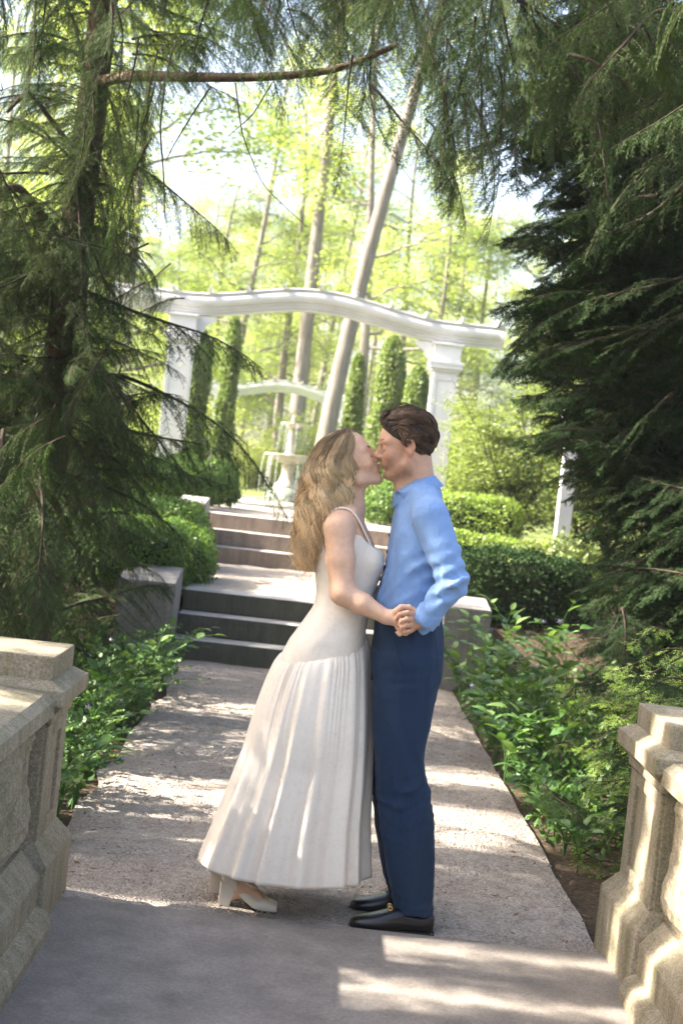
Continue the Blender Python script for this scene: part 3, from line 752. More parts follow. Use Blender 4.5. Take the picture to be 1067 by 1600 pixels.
# ---- the dark yew mass on the right
def yew_tree(label, x, y, h, n, zr, xb, yr, seed, lenr=(.9, 1.5), group=None):
    root = empty('yew_tree', (x, y, 0), label, 'tree', group)
    trunk_mesh('trunk', [(0, 0, -.1), (.05, .02, h*.4), (0, .1, h)], .16, .05, root, M['bark'], wob=.03)
    r = random.Random(seed)
    for k in range(n):
        z = r.uniform(*zr); L = r.uniform(*lenr)
        yy = r.uniform(*yr)
        tipx = xb(z)+abs(r.gauss(0, .45))
        az = math.pi+r.gauss(0, .55)
        d = dvec(az, r.uniform(-.35, .2))
        tip = Vector((tipx, yy, z)); b = tip-d*L
        put(root, r.choice(YEW), b, d, L/1.2, r.uniform(-.5, .5))
    return root
def xb1(z):
    zs = [0.5, 1.0, 1.6, 2.0, 2.4, 2.62, 2.85, 3.1, 3.4, 4.0, 5.0]
    xs_ = [1.9, 1.62, 1.42, 1.35, 1.05, .74, 1.0, .82, .98, .8, .8]
    return float(np.interp(z, zs, xs_))
yw = yew_tree('massive dark yew tree filling the right side beside the path', 2.9, 9.0, 7, 300, (.5, 4.9), xb1, (7.9, 9.6), 3)
yw2 = yew_tree('dark yew tree standing behind the larger yew at the right', 4.2, 11.2, 7, 110, (.4, 5.5), lambda z: xb1(min(z, 2.4))+.75, (9.8, 11.5), 4, (1.1, 1.7))

# ---- trees outside the left of the frame: they throw the shade on the path
def far_len(z, az): return 2.3*(1-.07*z)
shade = []; GAPS = ((4.74, .006), (4.31, .010))
for i, (x, y, h) in enumerate(((-5.6, 4.0, 12), (-5.2, 7.2, 12), (-6.8, 9.8, 13), (-5.4, 1.2, 12), (-7.5, 5.6, 14))):
    shade.append(hemlock('tall hemlock left of the bridge shading the path', x, y, 0, h, .2, 95, (1.6, min(h-1.5, 3.5+(.6-x)*.74)), far_len, 40+i, group='hemlocks shading the path', sc=1.0, gaps=GAPS+((5.85, .05), (6.75, .06)) if y < 7 else ((7.75, .06), (9.15, .06), (6.75, .06))))

near = [hemlock('broad hemlock close to the left parapet shading the stone slab', -4.3, 3.85, 0, 11, .2, 150, (2.3, 6.0), lambda z, az: 1.5, 61, el=(-.2, .3), gaps=GAPS, rolls=1.6),
        hemlock('tall narrow hemlock beside the left parapet shading the couple', -4.1, 5.2, 0, 11, .2, 110, (2.4, 5.8), lambda z, az: 1.2, 62, el=(-.2, .3), gaps=GAPS, rolls=1.6),
        hemlock('slim young hemlock between the two broad ones left of the parapet', -3.6, 4.53, 0, 7, .07, 70, (1.9, 5.2), lambda z, az: .7, 63, el=(-.3, .5), gaps=GAPS, rolls=1.6)]
# added unseen boughs, placed back along the sun ray to shade couple and slab
def thick(tree, n, xr, yr, zr, seed, sc):
    r = random.Random(seed); k = tries = 0
    while k < n and tries < n*60:
        tries += 1
        p = Vector((r.uniform(*xr), r.uniform(*yr), r.uniform(*zr))); q = p+sun_dir*((p.x+r.uniform(3.1, 4.7))/math.cos(SUN_EL))
        d = dvec(r.choice((0, math.pi))+r.gauss(0, .5), r.uniform(-.6, .3)); s_ = sc*r.uniform(.7, 1.2)
        o = put(tree, r.choice(HEM), q-d*.7*s_, d, s_, r.uniform(-1.2, 1.2))
        ys_b = [(o.matrix_basis @ Vector(c)).y+tree.location.y for c in o.bound_box]
        sl_k = .27*(max(ys_b)-min(ys_b))
        if any(min(ys_b)+sl_k < g+w and max(ys_b)-sl_k > g-w for g, w in GAPS): bpy.data.objects.remove(o); continue
        k += 1
thick(near[1], 45, (-.35, .6), (4.8, 5.35), (.0, 1.8), 1, .5)
thick(near[1], 62, (-.3, .6), (4.8, 5.2), (.0, 1.9), 4, .27)
thick(near[1], 30, (-.3, .5), (4.8, 5.2), (1.1, 1.85), 6, .27)
thick(near[0], 40, (.2, 1.2), (4.0, 4.26), (0, .9), 5, .2)
thick(near[0], 34, (.2, 1.2), (3.3, 4.3), (0, .8), 2, .5)
thick(near[2], 34, (.2, 1.2), (4.36, 4.71), (0, .9), 3, .3)
thick(near[2], 60, (.2, 1.2), (4.35, 4.72), (0, .9), 8, .18)
thick(near[1], 60, (.4, 1.3), (4.77, 5.05), (0, 1.0), 7, .2)
thick(near[0], 60, (.2, 1.2), (3.95, 4.28), (0, .9), 9, .18)
thick(near[0], 40, (.1, 1.2), (4.1, 4.27), (0, .6), 10, .16)
thick(near[2], 45, (.1, 1.2), (4.34, 4.5), (0, .6), 11, .15)
thick(near[2], 30, (.1, 1.2), (4.55, 4.71), (0, .6), 12, .15)
# ---- broadleaf trees -------------------------------------------------------------------------------
def leaf_cloud(centres, per, spread, size, r, flat=.7):
    c = np.repeat(np.array(centres), per, 0)
    off = r.normal(0, 1, c.shape)*spread; off[:, 2] *= flat
    c = c+off; n = len(c)
    a = r.uniform(0, 6.28, n); d = np.stack([np.cos(a), np.sin(a), r.uniform(-.7, .3, n)], 1); d = unit(d)
    nrm = unit(np.stack([r.normal(0, .5, n), r.normal(0, .5, n), np.ones(n)], 1)); lt = unit(np.cross(nrm, d))
    s = size*r.uniform(.6, 1.25, n)[:, None]
    V = np.stack([c-d*s*.5, c+lt*s*.3-nrm*s*.06, c+d*s*.55, c-lt*s*.3-nrm*s*.06], 1).reshape(-1, 3)
    return V, np.arange(4*n).reshape(-1, 4)

def broadleaf(seed, h, r0, lean, first, n_limb, limb_len, leaf, per, spread, droop=.15, up=.5, sub=7, wob=1.0, curve=1.0):
    """returns (trunk V,F), (crown V,F)"""
    r = np.random.default_rng(seed)
    n = 18; t = np.linspace(0, 1, n)
    tr = np.stack([lean[0]*t**curve+wob*.25*np.sin(t*5+seed)*t, lean[1]*t+wob*.2*np.sin(t*4+2*seed)*t, h*t-.15], 1)
    parts = [tube_np(tr, r0*(1-.8*t)+.35*r0*np.exp(-t*25), 9)]; cen = []
    for k in range(n_limb):
        f = first+(1-first)*(k+r.random())/n_limb
        p0 = np.array([np.interp(f, t, tr[:, j]) for j in range(3)])
        az = r.uniform(0, 6.28); L = limb_len*(1.15-.7*f)*r.uniform(.6, 1.15)
        m = 8; u = np.linspace(0, 1, m)
        d = np.array([math.cos(az), math.sin(az), up*r.uniform(.2, 1.3)])
        P = p0+d*(u*L)[:, None]; P[:, 2] -= droop*L*u**2; P[1:] += np.cumsum(r.normal(0, .035*L, (m-1, 3)), 0)
        parts.append(tube_np(P, np.linspace(r0*.34*(1.1-f*.6), .008, m), 5))
        for q in range(sub):
            uu = .3+.7*(q+r.random())/sub
            p = np.array([np.interp(uu, u, P[:, j]) for j in range(3)])
            a2 = az+r.choice([-1, 1])*r.uniform(.4, 1.2); l2 = L*.38*(1.25-uu)*r.uniform(.6, 1.2)
            d2 = np.array([math.cos(a2), math.sin(a2), r.uniform(-.15, .6)])
            v = np.linspace(0, 1, 5); Q = p+d2*(v*l2)[:, None]+r.normal(0, .02*L, (5, 3))*v[:, None]
            parts.append(tube_np(Q, np.linspace(.02, .004, 5), 3))
            cen += [Q[2], Q[3], Q[4], p]
    W = join_np(parts)
    Lf = leaf_cloud(cen, per, spread, leaf, r) if per else None
    return W, Lf

def tree_pair(seed, bark, leafm, **kw):
    W, Lf = broadleaf(seed, **kw)
    a = np_mesh('trunk', W[0], W[1], [bark], None, True)
    b = np_mesh('crown', Lf[0], Lf[1], [leafm])
    return a, b
def plant_tree(pair, name, loc, sc, rz, label, group=None, cat='tree', tilt=(0, 0)):
    root = empty(name, loc, label, cat, group, rz)
    root.rotation_euler = (tilt[0], tilt[1], rz)
    for nm, me in zip(('trunk', 'crown'), pair):
        o = bpy.data.objects.new(nm, me); o.scale = (sc,)*3; link(o, root)
    return root

T_low = tree_pair(1, M['bark_grey'], M['spring'], h=11, r0=.15, lean=(.4, .2), first=.2, n_limb=18, limb_len=3.4, leaf=.12, per=28, spread=.34, up=.35)
T_tall = tree_pair(2, M['bark_grey'], M['spring2'], h=19, r0=.24, lean=(.6, .1), first=.4, n_limb=18, limb_len=4.5, leaf=.15, per=20, spread=.45, up=.6)
T_thin = tree_pair(3, M['bark_grey'], M['spring2'], h=14, r0=.11, lean=(-.5, .3), first=.3, n_limb=14, limb_len=2.4, leaf=.12, per=20, spread=.33, up=.7)
T_airy = tree_pair(4, M['bark_grey'], M['spring'], h=15, r0=.17, lean=(.9, 0), first=.25, n_limb=17, limb_len=3.8, leaf=.12, per=22, spread=.4, up=.5)
# two trunks that stand out
W, Lf = broadleaf(8, h=20, r0=.215, lean=(3.8, 0.5), wob=.2, curve=1.5, first=.5, n_limb=10, limb_len=3.5, leaf=.14, per=14, spread=.4, up=.8)
pr = (np_mesh('trunk', W[0], W[1], [M['bark_grey']], None, True), np_mesh('crown', *Lf, [M['spring2']]))
plant_tree(pr, 'leaning_tree', (-.3, 32, .95), 1, 0, 'pale grey tree trunk leaning right above the middle of the white pergola')
W, Lf = broadleaf(9, h=24, r0=.26, lean=(.1, 0.2), wob=.3, first=.45, n_limb=12, limb_len=4.0, leaf=.14, per=12, spread=.45, up=.8)
pr = (np_mesh('trunk', W[0], W[1], [M['bark_grey']], None, True), np_mesh('crown', *Lf, [M['spring2']]))
plant_tree(pr, 'tall_tree', (-1.25, 44, .95), 1, 0, 'thick straight grey trunk rising behind the fountain and pergola')
# leafy tree whose low boughs spread over the left part of the pergola
plant_tree(T_low, 'spreading_tree', (-4.6, 29, .95), 1.0, .6, 'fresh green tree spreading low leafy boughs above the pergola')
plant_tree(T_low, 'spreading_tree', (-1.9, 50, .95), 1.25, 2.2, 'leafy spring green tree directly behind the straight grey trunk')
fr = random.Random(12)
G2 = 'woodland trees behind the pergola'
kinds = ((T_tall, 'tall woodland tree with thin yellow green foliage behind the pergola'), (T_thin, 'slim pale woodland trunk with sparse spring leaves behind the pergola'), (T_airy, 'airy woodland tree with open crown and grey limbs behind the pergola'), (T_low, 'low branching woodland tree dense with fresh leaves behind the pergola'))
k = 0; spots = []
while k < 60:
    Y = fr.uniform(40, 88); half = Y*.30+2
    x = fr.uniform(-half, half)-.03*Y
    if any((x-a)**2+(Y-b)**2 < 5 for a, b in spots): continue
    if Y < 55 and abs(x+.03*Y) < 1.0: continue
    spots.append((x, Y))
    pair, lab = kinds[fr.choice((0, 1, 1, 2, 2, 3, 3, 1))]
    plant_tree(pair, 'woodland_tree', (x, Y, .9+2.2*float(smooth01((Y-60)/70))), fr.uniform(.8, 1.2), fr.uniform(0, 6.28), lab, G2); k += 1

# undergrowth
def shrub_pair(seed, leafm, h, w, stems, leaf, per, spread, bark=None, layer=False):
    r = np.random.default_rng(seed); parts = []; cen = []
    for k in range(stems):
        az = r.uniform(0, 6.28); L = h*r.uniform(.6, 1.05); m = 8; u = np.linspace(0, 1, m)
        P = np.stack([math.cos(az)*w*u**1.4*r.uniform(.3, 1), math.sin(az)*w*u**1.4*r.uniform(.3, 1), L*u-.05], 1); P[1:] += r.normal(0, .03*h, (m-1, 3))
        parts.append(tube_np(P, np.linspace(.018, .004, m), 4))
        for q in range(7):
            uu = .18+.8*r.random(); p = np.array([np.interp(uu, u, P[:, j]) for j in range(3)])
            a2 = r.uniform(0, 6.28); l2 = w*.55*r.uniform(.4, 1); v = np.linspace(0, 1, 4)
            Q = p+np.array([math.cos(a2), math.sin(a2), .12])*(v*l2)[:, None]
            parts.append(tube_np(Q, np.linspace(.006, .002, 4), 3)); cen += [Q[1], Q[2], Q[3]]
    W = join_np(parts); Lf = leaf_cloud(cen, per, spread, leaf, r, .35 if layer else .7)
    return np_mesh('stems', W[0], W[1], [bark or M['twig']], None, True), np_mesh('foliage', *Lf, [leafm])
def plant_shrub(pair, name, loc, sc, rz, label, group=None, cat='shrub'):
    root = empty(name, loc, label, cat, group, rz)
    for nm, me in zip(('stems', 'foliage'), pair):
        o = bpy.data.objects.new(nm, me); o.scale = (sc,)*3 if not hasattr(sc, '__len__') else sc; link(o, root)
    return root
SH_far = shrub_pair(1, M['spring'], 2.2, 1.4, 16, .1, 16, .2)
SH_far2 = shrub_pair(2, M['spring2'], 1.6, 1.5, 16, .1, 16, .2)
G3 = 'undergrowth shrubs at the edge of the wood'
for i in range(34):
    Y = fr.uniform(30, 60); x = fr.uniform(-.27*Y, .27*Y)-.03*Y
    if Y < 40 and -3.2 < x < .8: continue
    s_ = fr.uniform(.7, 1.35)
    plant_shrub((SH_far, SH_far2)[i % 2], 'woodland_shrub', (x, Y, .93), s_, fr.uniform(0, 6), ('fresh green undergrowth shrub at the edge of the wood', 'yellow green undergrowth shrub at the edge of the wood')[i % 2], G3)
SH_r = shrub_pair(5, M['shrub'], 2.5, 1.15, 20, .06, 34, .13, layer=True)
plant_shrub(SH_r, 'feathery_shrub', (2.2, 17.3, .95), .95, .3, 'tall feathery shrub with layered bright leaves and dark stems against the right pillar')
plant_shrub(SH_r, 'feathery_shrub', (3.0, 16.6, .95), .95, 2.1, 'tall feathery shrub between the white post and the pillar shrub')
plant_shrub(SH_r, 'feathery_shrub', (3.6, 18.2, .95), 1.15, 4.0, 'tall leafy shrub deep behind the white post')
plant_shrub(SH_r, 'feathery_shrub', (-3.6, 17.5, .95), 1.05, 1.0, 'bright leafy shrub behind the hemlock beside the left pillar')
plant_shrub(SH_r, 'feathery_shrub', (-3.2, 14.5, .5), 1.0, 3.0, 'leafy shrub behind the lower hemlock boughs')

# ---- columnar arborvitae and clipped hedges --------------------------------------------------------
def leaf_shell(P, N, size, r, lay=.45):
    n = len(P)
    a = unit(r.normal(0, 1, (n, 3))); d = unit(a-N*np.sum(a*N, 1, keepdims=True)+N*r.uniform(.1, 1.0, (n, 1)))
    nn = unit(N+r.normal(0, lay, (n, 3))); lt = unit(np.cross(nn, d)); s = size*r.uniform(.6, 1.25, n)[:, None]
    V = np.stack([P-d*s*.45, P+lt*s*.32, P+d*s*.55, P-lt*s*.32], 1).reshape(-1, 3)
    return V, np.arange(4*n).reshape(-1, 4)

def hedge(label, name, c, half, n, leaf, mat, seed, power=5.0, rough=.05, cat='hedge', rz=0.0, ball=False):
    """superellipsoid of leaves round a dark twiggy core; c = centre of the foot"""
    r = np.random.default_rng(seed)
    p = 2.0 if ball else power
    d = unit(r.normal(0, 1, (int(n*1.6), 3))); d = d[d[:, 2] > -.75][:n]
    def surf(d):
        k = (np.abs(d)**p).sum(1)**(-1/p); return d*k[:, None]
    q = surf(d)
    if not ball:      # denser, even cover over the box faces
        face = r.integers(0, 5, n); q = r.uniform(-1, 1, (n, 3)); ax = np.array([0, 0, 1, 1, 2])[face]; sg = np.array([1, -1, 1, -1, 1])[face]
        area = np.array([half[1]*half[2], half[1]*half[2], half[0]*half[2], half[0]*half[2], half[0]*half[1]]); pr_ = area/area.sum()
        face = r.choice(5, n, p=pr_); ax = np.array([0, 0, 1, 1, 2])[face]; sg = np.array([1, -1, 1, -1, 1])[face]
        q[np.arange(n), ax] = sg; q = surf(unit(q))
    N = unit(np.sign(q)*np.abs(q)**(p-1)/np.array(half))
    nz = vnoise(q[:, 0]*half[0]*3+q[:, 2]*2+10, q[:, 1]*half[1]*3+q[:, 2]*half[2]*3+10, .5, seed)-.5
    P = q*np.array(half)+np.array([0, 0, half[2]])+N*(rough*2*nz+r.normal(0, rough*.35, n))[:, None]
    root = empty(name, c, label, cat, rz=rz)
    V, F = leaf_shell(P, N, leaf, r); tag(np_obj('foliage', V, F, mat, root), kind='stuff')
    bm = bmesh.new(); bmesh.ops.create_icosphere(bm, subdivisions=4, radius=1.0)
    for v in bm.verts:
        dd = np.array(v.co); k = (np.abs(dd)**p).sum()**(-1/p)
        v.co = Vector(dd*k*(np.array(half)-rough*1.6))+Vector((0, 0, half[2]))
    bm_obj('twig_core', bm, M['core'], root, True)
    return root

HB = M['box']; HLt = M['box_lit']
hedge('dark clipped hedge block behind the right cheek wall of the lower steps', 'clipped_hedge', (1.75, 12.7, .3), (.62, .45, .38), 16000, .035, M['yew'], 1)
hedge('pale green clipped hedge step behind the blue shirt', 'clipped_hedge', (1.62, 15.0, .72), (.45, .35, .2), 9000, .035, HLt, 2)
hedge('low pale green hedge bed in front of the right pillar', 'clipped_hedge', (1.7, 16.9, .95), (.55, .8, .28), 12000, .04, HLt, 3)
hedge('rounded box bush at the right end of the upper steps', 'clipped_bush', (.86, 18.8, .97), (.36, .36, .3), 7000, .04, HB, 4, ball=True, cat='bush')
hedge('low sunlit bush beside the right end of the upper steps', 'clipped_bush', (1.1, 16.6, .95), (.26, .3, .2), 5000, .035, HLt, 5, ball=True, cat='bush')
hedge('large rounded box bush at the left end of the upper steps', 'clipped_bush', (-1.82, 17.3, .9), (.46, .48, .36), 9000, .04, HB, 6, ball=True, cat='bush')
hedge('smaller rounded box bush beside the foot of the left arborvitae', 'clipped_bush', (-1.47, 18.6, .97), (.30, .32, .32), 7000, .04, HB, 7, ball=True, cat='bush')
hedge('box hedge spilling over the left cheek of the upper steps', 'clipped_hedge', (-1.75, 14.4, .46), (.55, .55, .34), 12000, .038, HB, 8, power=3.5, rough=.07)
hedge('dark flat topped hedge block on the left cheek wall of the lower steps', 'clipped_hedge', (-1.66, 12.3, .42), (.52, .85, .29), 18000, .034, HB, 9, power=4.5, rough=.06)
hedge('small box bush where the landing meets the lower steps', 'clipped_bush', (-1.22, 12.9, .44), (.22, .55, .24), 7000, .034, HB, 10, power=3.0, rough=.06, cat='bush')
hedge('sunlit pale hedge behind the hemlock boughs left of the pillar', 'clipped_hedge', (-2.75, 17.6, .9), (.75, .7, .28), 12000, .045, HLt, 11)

def arborvitae(label, x, y, z, h, w, n, seed, mat=None):
    r = np.random.default_rng(seed)
    t = r.random(n)**.9; a = r.uniform(0, 6.28, n)
    prof = w*(np.clip(t/.08, .35, 1))*(1-.25*t)*np.sqrt(np.clip((1-t)/.12, 0, 1)).clip(0, 1)
    lump = .75+.5*vnoise(a*1.3+5, t*h*2.2, .8, seed)
    R = prof*lump*r.uniform(.72, 1.05, n)
    P = np.stack([np.cos(a)*R, np.sin(a)*R, t*h], 1); N = np.stack([np.cos(a), np.sin(a), .5+0*a], 1)
    root = empty('arborvitae', (x, y, z), label, 'tree')
    V, F = leaf_shell(P, unit(N), .075, r, .7); tag(np_obj('foliage', V, F, mat or M['arbor'], root), kind='stuff')
    V, F = tube_np(np.array([(0, 0, 0), (0, 0, h*.5), (0, 0, h*.93)]), [w*.6, w*.5, .03], 10); np_obj('trunk', V, F, M['core'], root, True)
    return root
hedge('loose green bush in front of the slim white post', 'loose_bush', (2.25, 13.6, .45), (.5, .3, .36), 7000, .05, M['shrub'], 12, rough=.12, cat='bush', ball=True)
arborvitae('slender columnar arborvitae right of the left pergola pillar', -1.72, 22, .95, 2.9, .17, 6000, 1)
arborvitae('broad arborvitae column filling the gap beside the left pillar', -2.3, 22.4, .95, 2.75, .3, 8000, 2)
arborvitae('dark slim arborvitae right of the fountain behind the woman', .24, 22, .95, 2.55, .16, 6000, 3)
arborvitae('broad leafy arborvitae between the fountain and the right pillar', .82, 24, .95, 3.1, .30, 9000, 4)
arborvitae('tall arborvitae left of the pergola behind hemlock boughs', -3.6, 21.5, .95, 3.2, .3, 7000, 5)
arborvitae('pale arborvitae close behind the right pergola pillar', 1.25, 23.5, .95, 2.6, .26, 7000, 6)

# ---- leafy plants along the path, leaf by leaf -----------------------------------------------------
def leaf_mesh(name, L, W, mat, fold=.25, curl=.35, seg=6, wave=0.0):
    V, F = [], []
    for i in range(seg+1):
        t = i/seg; w = W*math.sin(math.pi*min(1, t**.75))**.85*(1-.15*t) if 0 < t < 1 else 0.001
        x = L*t; z = -curl*L*t*t
        V += [(x, -w, z+fold*w+wave*math.sin(9*t)*w), (x, 0, z), (x, w, z+fold*w-wave*math.sin(9*t+1)*w)]
    for i in range(seg):
        a = 3*i
        F += [(a, a+3, a+4, a+1), (a+1, a+4, a+5, a+2)]
    return np_mesh(name, V, F, [mat], None, True)
LF = [leaf_mesh('ovate_leaf', .11, .028, M['herb'], .3, .3), leaf_mesh('ovate_leaf', .12, .032, M['herb_light'], .25, .25), leaf_mesh('broad_leaf', .12, .036, M['herb'], .35, .4, 7, .15), leaf_mesh('long_leaf', .2, .03, M['herb_light'], .35, .5, 8)]
def lobed_leaf(name, R, mat, lobes=5):
    V = [(0, 0, 0)]; n = 30
    for k in range(n+1):
        a = rad(-150)+rad(300)*k/n; rr = R*(.5+.5*abs(math.cos(lobes*.6*a))**.7); V.append((rr*math.cos(a)+.3*R, rr*math.sin(a), .012*math.cos(6*a)-.25*rr*rr/R))
    F = [(0, k, k+1) for k in range(1, n+1)]
    return np_mesh(name, V, F, [mat], None, True)
LOB = [lobed_leaf('lobed_leaf', .04, M['herb']), lobed_leaf('lobed_leaf', .034, M['herb_light'])]

def stem_plant(label, x, y, z, h, nst, nl, seed, leaves, group, lean=(0, 0), sc=1.0, cat='plant', name='leafy_plant'):
    r = random.Random(seed); root = empty(name, (x, y, z), label, cat, group); stems = []
    for s_ in range(nst):
        az = r.uniform(0, 6.28); a = Vector((math.cos(az), math.sin(az), 0))*h*r.uniform(.25, .6)+Vector((*lean, 0))*h; hh = h*r.uniform(.7, 1.05)
        P = [Vector((0, 0, -.02))+a*(t*t)*1.0+Vector((0, 0, hh*(1-(1-t)**1.6))) for t in np.linspace(0, 1, 8)]
        stems.append(tube_np(np.array(P), np.linspace(.004, .0016, 8), 4))
        for k in range(nl):
            t = .25+.75*(k+.6)/nl; f = t*7; i = min(int(f), 6); p = P[i].lerp(P[i+1], f-i); d = (P[i+1]-P[i]).normalized()
            side = 1 if k % 2 else -1
            lat = Vector((0, 0, 1)).cross(d); lat = (lat.normalized() if lat.length > .05 else Vector((1, 0, 0)))*side
            dd = (lat*.8+d*.55+Vector((0, 0, r.uniform(-.05, .45)))).normalized() if k < nl-1 else d
            put_local(root, r.choice(leaves), p, dd, sc*r.uniform(.7, 1.15)*(1.1-.3*t), r.uniform(-.5, .5))
    V, F = join_np(stems); np_obj('stem', V, F, M['herb'], root, True)
    return root
def put_local(root, mesh, p, d, sc, roll, name='leaf'):
    o = bpy.data.objects.new(name, mesh); d = Vector(d).normalized(); y = Vector((0, 0, 1)).cross(d)
    if y.length < 1e-3: y = Vector((0, 1, 0))
    y.normalize(); z = d.cross(y)
    o.matrix_basis = Matrix.Translation(p) @ Matrix((d, y, z)).transposed().to_4x4() @ Matrix.Rotation(roll, 4, 'X') @ Matrix.Scale(sc, 4)
    COL.objects.link(o); o.parent = root; return o

r_ = random.Random(77)
ORD = 'first second third fourth fifth sixth seventh eighth ninth tenth eleventh twelfth thirteenth fourteenth fifteenth sixteenth seventeenth eighteenth nineteenth twentieth twenty-first twenty-second twenty-third twenty-fourth twenty-fifth twenty-sixth'.split()
GP = 'leafy plants along the right path edge'
spots = [(at(720, 1080, 10.4), .55), (at(745, 1060, 10.6), .65), (at(780, 1040, 10.3), .75), (at(760, 1100, 9.8), .55), (at(800, 1090, 9.6), .7), (at(840, 1080, 9.4), .75), (at(880, 1070, 9.6), .8), (at(730, 1130, 9.2), .42), (at(765, 1140, 8.8), .5), (at(800, 1150, 8.5), .55), (at(845, 1140, 8.6), .65), (at(905, 1110, 8.8), .75), (at(760, 1180, 8.2), .35), (at(790, 1200, 7.8), .4), (at(830, 1190, 7.9), .5), (at(870, 1180, 8.0), .55), (at(800, 1000, 11.3), .8), (at(860, 1000, 11.0), .85), (at(930, 1030, 10.2), .8)]
spots.sort(key=lambda q: -q[0].y)
for i, (p, h) in enumerate(spots):
    x = max(p.x, 1.13+.12*(i % 3))
    stem_plant(('arching plant with paired oval leaves, %s from the steps along the right path edge', 'bushy plant with broad light leaves, %s from the steps along the right path edge')[i % 2] % ORD[i], x, p.y, 0.0, h, 4, 6, 160+i, LF[:2] if i % 2 == 0 else LF[1:3], GP, lean=(-.22, -.1), sc=1.15)
GP2 = 'low plants at the foot of the yew shrub'
for i, (px, py, Y) in enumerate(((800, 1235, 7.35), (835, 1275, 6.75), (850, 1290, 6.6), (880, 1310, 6.3), (905, 1330, 6.1), (840, 1240, 7.0), (780, 1225, 7.6))):
    p = at(px, py, Y); stem_plant('low bright leafy seedling at the foot of the yew shrub', max(p.x, 1.22), p.y, 0, .2, 3, 4, 300+i, LF[:3], GP2, lean=(-.2, -.2), sc=.8)
GL = 'cranesbill clumps along the left path edge'
GL2 = 'tall leafy clumps leaning over the left path edge'
for i, (y, h) in enumerate(((10.3, .4), (9.7, .45), (9.1, .5), (8.6, .5), (8.0, .5), (7.5, .48), (7.0, .45), (6.5, .42), (6.0, .38), (5.6, .34))):
    stem_plant('leafy clump leaning over the gravel, %s from the lower steps on the left edge' % ORD[i], -1.0-.05*(i % 2), y, 0, h, 6, 5, 500+i, LF[:2]+LOB+LOB, GL2, lean=(.3, -.15), sc=.85)
for i, y in enumerate(sorted(r_.uniform(5.4, 10.4) for _ in range(26))):
    x = -.93-r_.uniform(0, .45)-.1*(y > 8.5)
    stem_plant('low cranesbill clump with lobed leaves, %s from the left stone pier' % ORD[i], x, y, .0, r_.uniform(.2, .42), 5, 3, 400+i, LOB+LF[:1], GL, lean=(.2, -.1), sc=1.15, name='cranesbill_clump')
# flowers
bmf = bmesh.new()
for k in range(5):
    a = 2*math.pi*k/5
    vs = [bmf.verts.new(q) for q in ((0, 0, 0), (.008*math.cos(a-.5), .008*math.sin(a-.5), .003), (.016*math.cos(a), .016*math.sin(a), .005), (.008*math.cos(a+.5), .008*math.sin(a+.5), .003))]
    bmf.faces.new(vs)
mef = bpy.data.meshes.new('violet_flower'); bmf.to_mesh(mef); bmf.free(); mef.materials.append(M['flower'])
for i in range(20):
    y = r_.uniform(5.5, 9.5); o = bpy.data.objects.new('violet_flower', mef); o.location = (-1.0-r_.uniform(0, .3), y, r_.uniform(.2, .42)); o.rotation_euler = (r_.uniform(-1.2, -.2), r_.uniform(-.5, .9), 0); o.scale = (1.2,)*3
    COL.objects.link(o); tag(o, 'small pale violet flower above the cranesbill leaves', 'flower', 'violet flowers left of the path')
for i in range(14):
    p = at(r_.uniform(730, 900), r_.uniform(960, 1110), r_.uniform(8.8, 10.5)); o = bpy.data.objects.new('blue_flower', mef); o.location = p; o.rotation_euler = (r_.uniform(-1.4, -.4), r_.uniform(-.5, .5), 0); o.scale = (1.4,)*3
    COL.objects.link(o); tag(o, 'small pale blossom among the broad leaves right of the path', 'flower', 'pale blossoms right of the path')
# ground cover under them
def cover(name, label, n, xr, yr, zr, leaf, mat, seed):
    r = np.random.default_rng(seed)
    P = np.stack([r.uniform(*xr, n), r.uniform(*yr, n), np.zeros(n)], 1); P[:, 2] = zr[0]+(zr[1]-zr[0])*r.random(n)**1.5*(.35+.9*vnoise(P[:, 0], P[:, 1], .35, seed))
    N = np.tile(np.array([[0, 0, 1.0]]), (n, 1)); V, F = leaf_shell(P, N, leaf, r, .5)
    return tag(np_obj(name, V, F, mat), label, 'ground cover', kind='stuff')
cover('ground_cover', 'low green ground cover under the hemlock left of the path', 11000, (-2.6, -.96), (5.1, 11.0), (0.0, .32), .05, M['herb'], 1)
cover('ground_cover', 'low green ground cover under the plants right of the path', 11000, (1.14, 3.0), (6.3, 11.6), (0.0, .34), .05, M['herb'], 2)
# fresh yew shrub behind the right pier
ys_ = empty('yew_shrub', (1.75, 6.3, 0), 'sunlit fresh green yew shrub spreading beside the right pier', 'shrub')
V, F = tube_np(np.array([(0, 0, -.05), (.05, 0, .3), (.1, .05, .7)]), [.03, .025, .012], 6); np_obj('stem', V, F, M['bark'], ys_, True)
for i in range(120):
    z = r_.uniform(.1, 1.0); y = r_.uniform(5.4, 7.4)
    xl = 1.22+.25*max(0, z-.5)+(.0 if y > 5.7 else .1)
    az = math.pi+r_.gauss(0, .7); d = dvec(az, r_.uniform(-.3, .55)); L = r_.uniform(.35, .7)
    tip = Vector((xl+abs(r_.gauss(0, .3)), y, z)); fresh = r_.random() < .6
    put(ys_, r_.choice(YFR) if fresh else r_.choice(YEW), tip-d*L, d, L/.6 if fresh else L/1.2, r_.uniform(-.5, .5))

